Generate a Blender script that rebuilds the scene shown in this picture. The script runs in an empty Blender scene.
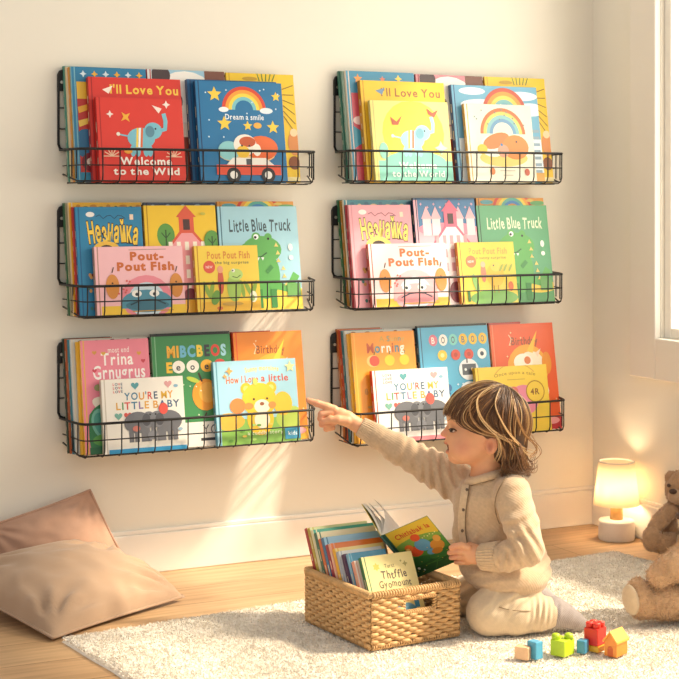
import bpy, bmesh, math, random
import numpy as np
from mathutils import Vector, Matrix

random.seed(7)
RNG = np.random.default_rng(11)
SC = bpy.context.scene
COL = SC.collection

# ------------------------------------------------------------------ camera model
F = 1600.0                       # focal length in pixels of the 679 px frame
HZ = 197.0                       # horizon row
H = 1.0                          # camera height
TH = math.atan(0.5)              # yaw to the right of the back wall's normal
CT, ST = math.cos(TH), math.sin(TH)
D = 4.042                        # distance to the back wall
XR = 2.890                        # right wall

def cam2w(X, Y, Z):
    return Vector((X * CT + Y * ST, -X * ST + Y * CT, Z))

def floor_pt(u, v, z=0.0):
    Zd = (H - z) * F / (v - HZ)
    p = cam2w((u - 339.5) / F * Zd, Zd, z)
    return p

def plane_pt(u, v, y):
    k = (u - 339.5) / F
    Zd = y / (CT - k * ST)
    return Vector((Zd * (k * CT + ST), y, H - (v - HZ) * Zd / F))

def wall_pt(u, v, off=0.0):
    return plane_pt(u, v, D - off)

# ------------------------------------------------------------------ materials
def lin(h):
    if isinstance(h, (tuple, list)):
        return tuple(h[:3])
    h = h.lstrip('#')
    c = [int(h[i:i + 2], 16) / 255 for i in (0, 2, 4)]
    return tuple(x / 12.92 if x <= .04045 else ((x + .055) / 1.055) ** 2.4 for x in c)

MATS = {}
def new_mat(name):
    m = bpy.data.materials.new(name)
    m.use_nodes = True
    nt = m.node_tree
    b = nt.nodes['Principled BSDF']
    return m, nt, b

def mat(name, col, rough=.6, metal=0., spec=.5, noise=0., nscale=40., bump=0., bscale=200., sheen=0., coat=0., sss=0.):
    """plain procedural material: base colour broken up by noise, with a noise bump"""
    if name in MATS:
        return MATS[name]
    m, nt, b = new_mat(name)
    c = lin(col)
    b.inputs['Base Color'].default_value = (*c, 1)
    b.inputs['Roughness'].default_value = rough
    b.inputs['Metallic'].default_value = metal
    b.inputs['Specular IOR Level'].default_value = spec
    if sheen:
        b.inputs['Sheen Weight'].default_value = sheen
        b.inputs['Sheen Roughness'].default_value = .5
    if coat:
        b.inputs['Coat Weight'].default_value = coat
        b.inputs['Coat Roughness'].default_value = .15
    if sss:
        b.inputs['Subsurface Weight'].default_value = sss
        b.inputs['Subsurface Radius'].default_value = (.02, .008, .004)
        b.inputs['Subsurface Scale'].default_value = .3
    tc = nt.nodes.new('ShaderNodeTexCoord')
    if noise:
        n = nt.nodes.new('ShaderNodeTexNoise'); n.inputs['Scale'].default_value = nscale; n.inputs['Detail'].default_value = 4
        nt.links.new(tc.outputs['Object'], n.inputs['Vector'])
        r = nt.nodes.new('ShaderNodeValToRGB')
        r.color_ramp.elements[0].position = .3; r.color_ramp.elements[1].position = .7
        r.color_ramp.elements[0].color = (*[x * (1 - noise) for x in c], 1)
        r.color_ramp.elements[1].color = (*[min(1, x * (1 + noise * .6)) for x in c], 1)
        nt.links.new(n.outputs['Fac'], r.inputs['Fac'])
        nt.links.new(r.outputs['Color'], b.inputs['Base Color'])
    if bump:
        n2 = nt.nodes.new('ShaderNodeTexNoise'); n2.inputs['Scale'].default_value = bscale; n2.inputs['Detail'].default_value = 3
        nt.links.new(tc.outputs['Object'], n2.inputs['Vector'])
        bp = nt.nodes.new('ShaderNodeBump'); bp.inputs['Strength'].default_value = bump; bp.inputs['Distance'].default_value = .002
        nt.links.new(n2.outputs['Fac'], bp.inputs['Height'])
        nt.links.new(bp.outputs['Normal'], b.inputs['Normal'])
    MATS[name] = m
    return m

def attr_mat(name, rough=.5, spec=.5, noise=.04, nscale=60., bump=0., bscale=300., sheen=0., coat=0., sss=0., wave=None):
    """material whose base colour is the mesh's own printed / dyed colour (attribute Col)"""
    if name in MATS:
        return MATS[name]
    m, nt, b = new_mat(name)
    b.inputs['Roughness'].default_value = rough
    b.inputs['Specular IOR Level'].default_value = spec
    if sheen:
        b.inputs['Sheen Weight'].default_value = sheen
        b.inputs['Sheen Roughness'].default_value = .5
    if coat:
        b.inputs['Coat Weight'].default_value = coat
        b.inputs['Coat Roughness'].default_value = .2
    if sss:
        b.inputs['Subsurface Weight'].default_value = sss
        b.inputs['Subsurface Radius'].default_value = (.02, .007, .004)
        b.inputs['Subsurface Scale'].default_value = .25
    a = nt.nodes.new('ShaderNodeAttribute'); a.attribute_name = 'Col'
    tc = nt.nodes.new('ShaderNodeTexCoord')
    n = nt.nodes.new('ShaderNodeTexNoise'); n.inputs['Scale'].default_value = nscale
    nt.links.new(tc.outputs['Object'], n.inputs['Vector'])
    mr = nt.nodes.new('ShaderNodeMapRange')
    mr.inputs['From Min'].default_value = .3; mr.inputs['From Max'].default_value = .7
    mr.inputs['To Min'].default_value = 1 - noise; mr.inputs['To Max'].default_value = 1 + noise
    nt.links.new(n.outputs['Fac'], mr.inputs['Value'])
    vm = nt.nodes.new('ShaderNodeVectorMath'); vm.operation = 'SCALE'
    nt.links.new(a.outputs['Color'], vm.inputs[0]); nt.links.new(mr.outputs['Result'], vm.inputs['Scale'])
    nt.links.new(vm.outputs['Vector'], b.inputs['Base Color'])
    if bump:
        n2 = nt.nodes.new('ShaderNodeTexNoise'); n2.inputs['Scale'].default_value = bscale; n2.inputs['Detail'].default_value = 3
        nt.links.new(tc.outputs['Object'], n2.inputs['Vector'])
        bp = nt.nodes.new('ShaderNodeBump'); bp.inputs['Strength'].default_value = bump; bp.inputs['Distance'].default_value = .002
        nt.links.new(n2.outputs['Fac'], bp.inputs['Height'])
        nt.links.new(bp.outputs['Normal'], b.inputs['Normal'])
    MATS[name] = m
    return m

# ------------------------------------------------------------------ scene tree helpers
def tag(o, label=None, cat=None, group=None, kind=None):
    if label: o['label'] = label
    if cat: o['category'] = cat
    if group: o['group'] = group
    if kind: o['kind'] = kind
    return o

def empty(name, loc=(0, 0, 0), rz=0.0, label=None, cat=None, group=None):
    o = bpy.data.objects.new(name, None)
    o.empty_display_size = .05
    COL.objects.link(o)
    o.location = loc
    o.rotation_euler = (0, 0, rz)
    return tag(o, label, cat, group)

def link_mesh(name, me, m=None, parent=None):
    o = bpy.data.objects.new(name, me)
    COL.objects.link(o)
    if m is not None:
        me.materials.append(m)
    if parent is not None:
        o.parent = parent
    return o

class MB:
    """collects verts / faces / per-face colour and builds ONE mesh"""
    def __init__(s):
        s.v = []; s.f = []; s.c = []; s.n = 0
    def add(s, verts, faces, col=None):
        base = s.n
        verts = [tuple(p) for p in verts]
        s.v.extend(verts); s.n += len(verts)
        for f in faces:
            s.f.append(tuple(i + base for i in f)); s.c.append(col)
        return s
    def box(s, a, b, col=None, M=None):
        x0, y0, z0 = a; x1, y1, z1 = b
        vs = [Vector(p) for p in ((x0, y0, z0), (x1, y0, z0), (x1, y1, z0), (x0, y1, z0), (x0, y0, z1), (x1, y0, z1), (x1, y1, z1), (x0, y1, z1))]
        if M is not None: vs = [M @ p for p in vs]
        return s.add(vs, [(0, 3, 2, 1), (4, 5, 6, 7), (0, 1, 5, 4), (1, 2, 6, 5), (2, 3, 7, 6), (3, 0, 4, 7)], col)
    def tube(s, pts, r, seg=8, col=None, closed=False, caps=True):
        P = np.array([tuple(p) for p in pts], float)
        n = len(P)
        R = np.full(n, r, float) if np.isscalar(r) else np.array(r, float)
        if closed:
            T = np.roll(P, -1, 0) - np.roll(P, 1, 0)
        else:
            T = np.gradient(P, axis=0)
        T /= np.linalg.norm(T, axis=1)[:, None] + 1e-12
        up = np.array((0, 0, 1.)) if abs(T[0][2]) < .9 else np.array((1., 0, 0))
        nrm = np.cross(T[0], up); nrm /= np.linalg.norm(nrm)
        ang = np.arange(seg) * 2 * math.pi / seg
        vs = []
        for i in range(n):
            nrm = nrm - T[i] * nrm.dot(T[i]); nrm /= np.linalg.norm(nrm) + 1e-12
            bn = np.cross(T[i], nrm)
            vs.append(P[i] + R[i] * (np.cos(ang)[:, None] * nrm + np.sin(ang)[:, None] * bn))
        V = np.concatenate(vs)
        fs = []
        m = n if closed else n - 1
        for i in range(m):
            a = i * seg; b = ((i + 1) % n) * seg
            for k in range(seg):
                k2 = (k + 1) % seg
                fs.append((a + k, a + k2, b + k2, b + k))
        if caps and not closed:
            fs.append(tuple(range(seg - 1, -1, -1)))
            fs.append(tuple((n - 1) * seg + k for k in range(seg)))
        return s.add(V, fs, col)
    def lathe(s, prof, seg=32, col=None, c=(0, 0), caps=True):
        vs = []; fs = []
        n = len(prof)
        for (r, z) in prof:
            for k in range(seg):
                a = 2 * math.pi * k / seg
                vs.append((c[0] + r * math.cos(a), c[1] + r * math.sin(a), z))
        for i in range(n - 1):
            for k in range(seg):
                k2 = (k + 1) % seg
                fs.append((i * seg + k, i * seg + k2, (i + 1) * seg + k2, (i + 1) * seg + k))
        if caps and prof[0][0] > 1e-6: fs.append(tuple(range(seg - 1, -1, -1)))
        if caps and prof[-1][0] > 1e-6: fs.append(tuple((n - 1) * seg + k for k in range(seg)))
        return s.add(vs, fs, col)
    def build(s, name, m, parent=None, smooth=False, bevel=0, M=None):
        me = bpy.data.meshes.new(name)
        me.from_pydata([tuple(M @ Vector(p)) for p in s.v] if M is not None else s.v, [], s.f)
        if any(c is not None for c in s.c):
            at = me.color_attributes.new('Col', 'FLOAT_COLOR', 'CORNER')
            arr = np.ones((len(me.loops), 4), np.float32)
            k = 0
            cache = {}
            for f, c in zip(s.f, s.c):
                if c is None: c = '#ffffff'
                if c not in cache: cache[c] = lin(c)
                arr[k:k + len(f), :3] = cache[c]
                k += len(f)
            at.data.foreach_set('color', arr.ravel())
        if smooth:
            me.polygons.foreach_set('use_smooth', [True] * len(me.polygons))
        me.update()
        o = link_mesh(name, me, m, parent)
        if bevel:
            md = o.modifiers.new('bevel', 'BEVEL'); md.width = bevel; md.segments = 2; md.limit_method = 'ANGLE'
            md.harden_normals = False
        return o

def np_mesh(name, V, Fq, m, parent=None, smooth=True, col=None):
    """fast mesh from numpy verts (n,3) and quads/tris (m,k); col: per-vertex linear rgb"""
    me = bpy.data.meshes.new(name)
    V = np.ascontiguousarray(V, np.float32); Fq = np.ascontiguousarray(Fq, np.int32)
    k = Fq.shape[1]
    me.vertices.add(len(V)); me.vertices.foreach_set('co', V.ravel())
    me.loops.add(Fq.size); me.loops.foreach_set('vertex_index', Fq.ravel())
    me.polygons.add(len(Fq)); me.polygons.foreach_set('loop_start', np.arange(len(Fq), dtype=np.int32) * k)
    me.polygons.foreach_set('use_smooth', np.full(len(Fq), smooth))
    me.update(calc_edges=True)
    if col is not None:
        at = me.color_attributes.new('Col', 'FLOAT_COLOR', 'POINT')
        c4 = np.ones((len(V), 4), np.float32); c4[:, :3] = col
        at.data.foreach_set('color', c4.ravel())
    return link_mesh(name, me, m, parent)

def catmull(pts, n=8, closed=False):
    P = [Vector(p) for p in pts]
    out = []
    m = len(P)
    rng = range(m if closed else m - 1)
    for i in rng:
        if closed:
            p0, p1, p2, p3 = P[(i - 1) % m], P[i], P[(i + 1) % m], P[(i + 2) % m]
        else:
            p0 = P[max(i - 1, 0)]; p1 = P[i]; p2 = P[i + 1]; p3 = P[min(i + 2, m - 1)]
        for k in range(n):
            t = k / n
            out.append(.5 * ((2 * p1) + (p2 - p0) * t + (2 * p0 - 5 * p1 + 4 * p2 - p3) * t * t + (3 * p1 - p0 - 3 * p2 + p3) * t ** 3))
    if not closed: out.append(P[-1])
    return out

# ------------------------------------------------------------------ camera
cam_d = bpy.data.cameras.new('camera')
cam = bpy.data.objects.new('camera', cam_d)
COL.objects.link(cam)
cam.location = (0, 0, H)
cam.rotation_euler = (math.pi / 2, 0, -TH)
cam_d.sensor_width = 36.0
cam_d.lens = F / 679 * 36.0
cam_d.shift_y = -(339.5 - HZ) / 679
cam_d.clip_start = .05
SC.camera = cam

# ------------------------------------------------------------------ colour management
SC.view_settings.view_transform = 'Standard'
SC.view_settings.look = 'None'
SC.view_settings.gamma = 1
SC.view_settings.use_curve_mapping = False
SC.view_settings.exposure = 0.28

# ------------------------------------------------------------------ the room
YF = 0.6          # the room is built as far as a photo from near here could see
XL = -0.6
wallm = mat('wall_paint', '#f2ecde', rough=.85, noise=.02, nscale=3, bump=.06, bscale=400)
trimm = mat('white_trim_paint', '#f5f0e7', rough=.5, noise=.015, nscale=5)
framem = mat('window_paint', '#f3eee4', rough=.45, noise=.01, nscale=5)

def oak():
    m, nt, b = new_mat('oak_planks')
    tc = nt.nodes.new('ShaderNodeTexCoord')
    br = nt.nodes.new('ShaderNodeTexBrick')
    br.offset = .37; br.offset_frequency = 2
    br.inputs['Scale'].default_value = 1
    br.inputs['Brick Width'].default_value = 1.3
    br.inputs['Row Height'].default_value = .16
    br.inputs['Mortar Size'].default_value = .0012
    br.inputs['Mortar Smooth'].default_value = .1
    br.inputs['Bias'].default_value = 0
    br.inputs['Color1'].default_value = (*lin('#c29c74'), 1)
    br.inputs['Color2'].default_value = (*lin('#cba880'), 1)
    br.inputs['Mortar'].default_value = (*lin('#7d5a36'), 1)
    nt.links.new(tc.outputs['Object'], br.inputs['Vector'])
    mp = nt.nodes.new('ShaderNodeMapping'); mp.inputs['Scale'].default_value = (1.6, 26, 1)
    nt.links.new(tc.outputs['Object'], mp.inputs['Vector'])
    n = nt.nodes.new('ShaderNodeTexNoise'); n.inputs['Scale'].default_value = 2.2; n.inputs['Detail'].default_value = 6; n.inputs['Distortion'].default_value = .5
    nt.links.new(mp.outputs['Vector'], n.inputs['Vector'])
    r = nt.nodes.new('ShaderNodeValToRGB')
    r.color_ramp.elements[0].position = .35; r.color_ramp.elements[0].color = (.72, .68, .62, 1)
    r.color_ramp.elements[1].position = .62; r.color_ramp.elements[1].color = (1.06, 1.05, 1.03, 1)
    nt.links.new(n.outputs['Fac'], r.inputs['Fac'])
    mx = nt.nodes.new('ShaderNodeMix'); mx.data_type = 'RGBA'; mx.blend_type = 'MULTIPLY'; mx.inputs['Factor'].default_value = .8
    nt.links.new(br.outputs['Color'], mx.inputs['A']); nt.links.new(r.outputs['Color'], mx.inputs['B'])
    nt.links.new(mx.outputs['Result'], b.inputs['Base Color'])
    b.inputs['Roughness'].default_value = .42
    bp = nt.nodes.new('ShaderNodeBump'); bp.inputs['Strength'].default_value = .15; bp.inputs['Distance'].default_value = .002
    nt.links.new(n.outputs['Fac'], bp.inputs['Height']); nt.links.new(bp.outputs['Normal'], b.inputs['Normal'])
    return m
oakm = oak()

def structure(name, mb, m, bevel=0):
    o = mb.build(name, m, bevel=bevel)
    o['kind'] = 'structure'
    return o

WALL_TOP = 4.4  # unseen upper walls, raised to block sun coming over the right side
structure('floor', MB().box((XL, YF, -.05), (XR + .25, D + .15, 0)), oakm)
structure('wall_back', MB().box((XL, D, 0), (XR + .25, D + .15, WALL_TOP)), wallm)
# right wall with the window opening
def right_wall_y(u):
    k = (u - 339.5) / F
    return XR * (CT - k * ST) / (ST + k * CT)
WY1 = right_wall_y(661)
Zg = XR * ST + WY1 * CT
WZ0 = H - (338 - HZ) * Zg / F
WY0 = WY1 - 2.1
WZ1 = 2.25
wr = MB()
wr.box((XR, YF, 0), (XR + .18, WY0, WALL_TOP))
wr.box((XR, WY1, 0), (XR + .18, D, WALL_TOP))
wr.box((XR, WY0, 0), (XR + .18, WY1, WZ0))
wr.box((XR, WY0, WZ1), (XR + .18, WY1, WALL_TOP))
structure('wall_right', wr, wallm)
# baseboards: a tall board with a thin cap line
BB = .105
def baseboard(name, a, b, axis):
    mb = MB()
    if axis == 'x':
        mb.box((a, D - .014, 0), (b, D, BB)); mb.box((a, D - .010, BB), (b, D, BB + .012))
    else:
        mb.box((XR - .014, a, 0), (XR, b, BB)); mb.box((XR - .010, a, BB), (XR, b, BB + .012))
    structure(name, mb, trimm, bevel=.003)
baseboard('baseboard_back', XL, XR, 'x')
baseboard('baseboard_right', YF, D - .014, 'y')
# the window: casing on the wall, sash, a mullion, glass
wn = MB()
cw = .12
cx0, cx1 = XR - .022, XR
wn.box((cx0, WY1, WZ0 - cw), (cx1, WY1 + cw, WZ1 + cw))
wn.box((cx0, WY0 - cw, WZ0 - cw), (cx1, WY0, WZ1 + cw))
wn.box((cx0, WY0, WZ0 - cw), (cx1, WY1, WZ0))
wn.box((cx0, WY0, WZ1), (cx1, WY1, WZ1 + cw))
win = structure('window_1', wn, wallm if False else mat('casing_paint', '#f0e9de', rough=.6, noise=.015, nscale=5), bevel=.004)
fr = MB()
sx0, sx1 = XR + .012, XR + .05
sw = .03
fr.box((sx0, WY1 - sw, WZ0), (sx1, WY1, WZ1)); fr.box((sx0, WY0, WZ0), (sx1, WY0 + sw, WZ1))
fr.box((sx0, WY0 + sw, WZ0), (sx1, WY1 - sw, WZ0 + sw)); fr.box((sx0, WY0 + sw, WZ1 - sw), (sx1, WY1 - sw, WZ1))
ym = (WY0 + WY1) / 2
fr.box((sx0, ym - .04, WZ0 + sw), (sx1, ym + .04, WZ1 - sw))
zm = (WZ0 + WZ1) / 2 + .3
fr.box((sx0, WY0 + sw, zm - .022), (sx1, ym - .04, zm + .022)); fr.box((sx0, ym + .04, zm - .022), (sx1, WY1 - sw, zm + .022))
fr.build('window_frame', framem, win, bevel=.003)
gl, nt, b = new_mat('window_glass')
for n in list(nt.nodes):
    if n.type != 'OUTPUT_MATERIAL': nt.nodes.remove(n)
out = nt.nodes['Material Output']
tr = nt.nodes.new('ShaderNodeBsdfTransparent'); tr.inputs['Color'].default_value = (.97, .98, .97, 1)
gs = nt.nodes.new('ShaderNodeBsdfGlossy'); gs.inputs['Roughness'].default_value = .02
ms = nt.nodes.new('ShaderNodeMixShader'); ms.inputs['Fac'].default_value = .05
nt.links.new(tr.outputs[0], ms.inputs[1]); nt.links.new(gs.outputs[0], ms.inputs[2]); nt.links.new(ms.outputs[0], out.inputs['Surface'])
MB().box((XR + .03, WY0 + sw, WZ0 + sw), (XR + .034, WY1 - sw, WZ1 - sw)).build('glass', gl, win)
# ------------------------------------------------------------------ book art: flat printed shapes on a cover
GLYPH = {}
def glyph(ch, weight):
    key = (ch, weight)
    if key in GLYPH: return GLYPH[key]
    cu = bpy.data.curves.new('t', 'FONT'); cu.body = ch; cu.size = 1; cu.offset = weight; cu.resolution_u = 3
    o = bpy.data.objects.new('t', cu); COL.objects.link(o)
    dg = bpy.context.evaluated_depsgraph_get(); dg.update()
    ev = o.evaluated_get(dg); me = ev.to_mesh()
    vs = [(v.co.x, v.co.y) for v in me.vertices]; fs = [tuple(p.vertices) for p in me.polygons]
    # advance width from a doubled string
    ev.to_mesh_clear()
    w = max([p[0] for p in vs], default=.25) + .09
    COL.objects.unlink(o); bpy.data.objects.remove(o); bpy.data.curves.remove(cu)
    GLYPH[key] = (vs, fs, w)
    return GLYPH[key]

class Art:
    """shapes in cover coordinates: x 0..1 across, y 0..1 up; radii in cover widths"""
    def __init__(s, W, Hh):
        s.W, s.H, s.items, s.k = W, Hh, [], 0
    def raw(s, pts, faces, col):
        s.k += 1
        s.items.append((pts, faces, col, s.k))
    def poly(s, pts, col):
        s.raw([(x * s.W, y * s.H) for x, y in pts], [tuple(range(len(pts)))], col); return s
    def rect(s, x0, y0, x1, y1, col):
        return s.poly([(x0, y0), (x1, y0), (x1, y1), (x0, y1)], col)
    def ell(s, x, y, rx, ry=None, col='#ffffff', rot=0, n=20, a0=0, a1=360):
        ry = rx if ry is None else ry
        ca, sa = math.cos(math.radians(rot)), math.sin(math.radians(rot))
        pts = []
        for i in range(n + (0 if a1 - a0 >= 360 else 1)):
            t = math.radians(a0 + (a1 - a0) * i / n)
            ex, ey = rx * math.cos(t) * s.W, ry * math.sin(t) * s.W
            pts.append((max(0, min(s.W, x * s.W + ex * ca - ey * sa)), max(0, min(s.H, y * s.H + ex * sa + ey * ca))))
        s.raw(pts, [tuple(range(len(pts)))], col); return s
    def star(s, x, y, r, col, n=5, inner=.45, rot=90):
        pts = []
        for i in range(2 * n):
            rr = (r if i % 2 == 0 else r * inner) * s.W
            t = math.radians(rot + 180 * i / n)
            pts.append((x * s.W + rr * math.cos(t), y * s.H + rr * math.sin(t)))
        s.raw(pts, [tuple(range(len(pts)))], col); return s
    def band(s, x, y, r0, r1, col, a0=0, a1=180, n=20):
        pts, fs = [], []
        for i in range(n + 1):
            t = math.radians(a0 + (a1 - a0) * i / n)
            for r in (r0, r1):
                pts.append((max(0, min(s.W, x * s.W + r * s.W * math.cos(t))), max(0, min(s.H, y * s.H + r * s.W * math.sin(t)))))
        for i in range(n): fs.append((2 * i, 2 * i + 1, 2 * i + 3, 2 * i + 2))
        s.raw(pts, fs, col); return s
    def line(s, pts, w, col):
        P = [Vector((x * s.W, y * s.H)) for x, y in pts]
        vs, fs = [], []
        for i, p in enumerate(P):
            d = (P[min(i + 1, len(P) - 1)] - P[max(i - 1, 0)]).normalized()
            nn = Vector((-d.y, d.x)) * w * s.W / 2
            vs += [tuple(p + nn), tuple(p - nn)]
        for i in range(len(P) - 1): fs.append((2 * i, 2 * i + 1, 2 * i + 3, 2 * i + 2))
        s.raw(vs, fs, col); return s
    def heart(s, x, y, r, col):
        pts = []
        for i in range(24):
            t = 2 * math.pi * i / 24
            pts.append((x * s.W + r * s.W * math.sin(t) ** 3, y * s.H + r * s.W * (13 * math.cos(t) - 5 * math.cos(2 * t) - 2 * math.cos(3 * t) - math.cos(4 * t)) / 16))
        s.raw(pts, [tuple(range(24))], col); return s
    def rainbow(s, x, y, R, w, cols, a0=0, a1=180):
        for i, c in enumerate(cols): s.band(x, y, R - (i + 1) * w, R - i * w, c, a0, a1)
        return s
    def text(s, t, x, y, w, h, col, weight=.02, arc=0., wob=0., outline=None, ow=.045, seed=3):
        """t centred on (x, y), fitted to width w and cap height h (fractions of cover width / height)"""
        cols = col if isinstance(col, (list, tuple)) else [col]
        rnd = random.Random(seed)
        for pas in ((outline, weight + ow), (None, weight)) if outline else ((None, weight),):
            oc, wt = pas
            adv = []; tot = 0
            for ch in t:
                a = .28 if ch == ' ' else glyph(ch, weight)[2]
                adv.append(a); tot += a
            sx = w * s.W / tot; sy = h * s.H / .72
            rnd.seed(seed)
            cx = -tot / 2; ci = 0
            allp, allf, allc = [], [], []
            for ch, a in zip(t, adv):
                jr = rnd.uniform(-wob, wob); jy = rnd.uniform(-wob, wob) * .5
                if ch != ' ':
                    vs, fs, _ = glyph(ch, wt)
                    m = cx + a / 2
                    phi = -arc * (m / tot) * 2 if arc else 0
                    lift = arc * s.W * w * .25 * (1 - (2 * m / tot) ** 2) if arc else 0
                    ca, sa = math.cos(phi + jr), math.sin(phi + jr)
                    pts = []
                    for px, py in vs:
                        qx, qy = (px - a / 2) * sx, (py - .36) * sy
                        pts.append((x * s.W + m * sx + qx * ca - qy * sa, y * s.H + lift + jy * sy + qx * sa + qy * ca))
                    s.k += 1
                    s.items.append((pts, fs, oc or cols[ci % len(cols)], s.k))
                    s.k -= 1
                    ci += 1
                cx += a
            s.k += 1
        return s

def elephant(a, x, y, r, col, line='#5d8fa3', saddle=True, flip=1):
    """a small walking elephant: body, head, lifted trunk, legs, tail"""
    f = flip
    for dx in (-.55, -.25, .25, .5):
        a.ell(x + dx * r * f, y - r * .75 * a.W / a.H, r * .17, r * .35, col)
    a.ell(x, y, r * .85, r * .62, col)
    if saddle:
        for i, c in enumerate(('#f2d24e', '#ffffff', '#e8703a')):
            a.line([(x + (-.2 + i * .14) * r * f, y + .6 * r * a.W / a.H), (x + (-.3 + i * .14) * r * f, y - .55 * r * a.W / a.H)], r * .12, c)
    hx, hy = x + .75 * r * f, y + .45 * r * a.W / a.H
    a.ell(hx, hy, r * .55, r * .5, col)
    a.line([(hx + .35 * r * f, hy), (hx + .75 * r * f, hy + .1 * r * a.W / a.H), (hx + .8 * r * f, hy + .6 * r * a.W / a.H), (hx + .7 * r * f, hy + 1.05 * r * a.W / a.H)], r * .26, col)
    a.ell(hx - .2 * r * f, hy - .05 * r * a.W / a.H, r * .28, r * .34, line)
    a.ell(hx + .15 * r * f, hy + .12 * r * a.W / a.H, r * .06, None, '#2a3038', n=8)
    a.line([(x - .8 * r * f, y + .1 * r * a.W / a.H), (x - 1.35 * r * f, y + .2 * r * a.W / a.H)], r * .09, col)
    a.ell(x - 1.4 * r * f, y + .22 * r * a.W / a.H, r * .12, None, '#f4ead8', n=8)

def grey_elephants(a):
    k = a.W / a.H
    for (x, y, r, f) in ((.40, .38, .17, 1), (.76, .38, .17, -1)):
        g = '#6f7076'
        for dx in (-.62, -.2, .3, .6):
            a.rect(x + dx * r * f - .03, .14, x + dx * r * f + .03, y, g)
        a.ell(x - .1 * r * f, y + .02, r * 1.05, r * .78, g)
        a.ell(x + .75 * r * f, y + .05, r * .55, r * .6, '#7d7e84')
        a.line([(x + 1.0 * r * f, y + .02), (x + 1.15 * r * f, y - .12), (x + 1.0 * r * f, y - .2)], r * .24, g)
        a.ell(x + .55 * r * f, y + .05, r * .33, r * .45, '#55565c')
        a.ell(x + .85 * r * f, y + .12, .012, None, '#1d1d20', n=8)
    a.ell(.36, .32, .05, .035, '#c9776b')
    a.ell(.57, .22, .07, .055, '#818289'); a.rect(.52, .14, .55, .22, '#818289'); a.rect(.59, .14, .62, .22, '#818289')
    a.ell(.72, .57, .06, .07, '#e2574c')

def house(a, wall, roof, sky=None):
    a.rect(.22, 0, .88, .55, wall)
    a.poly([(.14, .52), (.96, .52), (.55, .84)], roof)
    a.poly([(.18, .52), (.92, .52), (.55, .80)], wall)
    a.rect(.44, .74, .66, .90, roof); a.poly([(.40, .89), (.70, .89), (.55, 1.0)], roof)
    a.rect(.50, .77, .60, .87, '#4a2b2b')
    for r in range(4):
        for c in range(5):
            a.rect(.27 + c * .12, .58 - r * .13, .33 + c * .12, .66 - r * .13, '#fff3e0' if wall != '#fdeef0' else '#e0a0a8')
    a.ell(.55, .12, .12, .16, '#7d3340')

def dino(a, x=.52, k=1.0, body='#5fae57', dark='#3f8a45', spot='#e7d27a'):
    a.line([(x + .05, .25), (x + .3, .2), (x + .42, .34)], .10, body)
    a.ell(x, .34, .20, .30, body)
    a.ell(x - .02, .58, .26, .17, body)
    a.ell(x - .17, .56, .16, .12, body)
    a.ell(x - .09, .70, .06, None, body); a.ell(x + .07, .70, .05, None, body)
    a.ell(x - .09, .705, .034, None, '#ffffff', n=12); a.ell(x - .10, .70, .018, None, '#222222', n=10)
    a.ell(x + .07, .685, .016, None, '#222222', n=10)
    a.line([(x - .26, .52), (x - .16, .495), (x - .03, .515), (x + .04, .55)], .016, '#2d5a33')
    for i in range(4): a.poly([(x - .22 + i * .06, .505), (x - .18 + i * .06, .505), (x - .20 + i * .06, .475)], '#ffffff')
    for i in range(6): a.star(x + .17 + .02 * math.sin(i) + (i * .025 if i > 2 else 0), .62 - i * .075, .035, spot, n=3)
    a.rect(x - .13, .02, x - .05, .2, dark); a.rect(x + .06, .02, x + .14, .2, dark)
    a.line([(x - .14, .38), (x - .24, .36)], .06, dark); a.line([(x + .1, .42), (x + .02, .36)], .05, dark)

RB = ['#d9462f', '#f3a23a', '#f6d64b', '#5bb3a5', '#3f86c6']
def D_red_big(a):
    a.text("I'll Love You", .58, .89, .80, .085, '#f6c94c', .03)
    a.poly([(.10, .88), (.22, .92), (.17, .84)], '#fdeee0'); a.star(.3, .74, .03, '#fdeee0', 4)
def D_red_small(a):
    k = a.W / a.H
    elephant(a, .47, .52, .20, '#7cc0d2')
    a.star(.10, .80, .045, '#fbe6dc', 4); a.star(.29, .77, .075, '#f3b53c', 4, .35, 40); a.star(.80, .93, .05, '#fbe6dc', 4)
    a.poly([(.62, .92), (.74, .88), (.70, .82)], '#fbe6dc')
    for x in (.10, .86):
        for i in range(7):
            t = math.radians(i * 30)
            a.line([(x, .30), (x + .10 * math.cos(t), .30 + .10 * math.sin(t) * k)], .012, '#f3c6a8')
    a.ell(.3, .36, .05, .03, '#f0a53c')
    a.text('Welcome', .52, .245, .64, .095, '#fff4ea', .03)
    a.text('to the Wild', .52, .125, .82, .085, '#fff4ea', .03)
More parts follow.
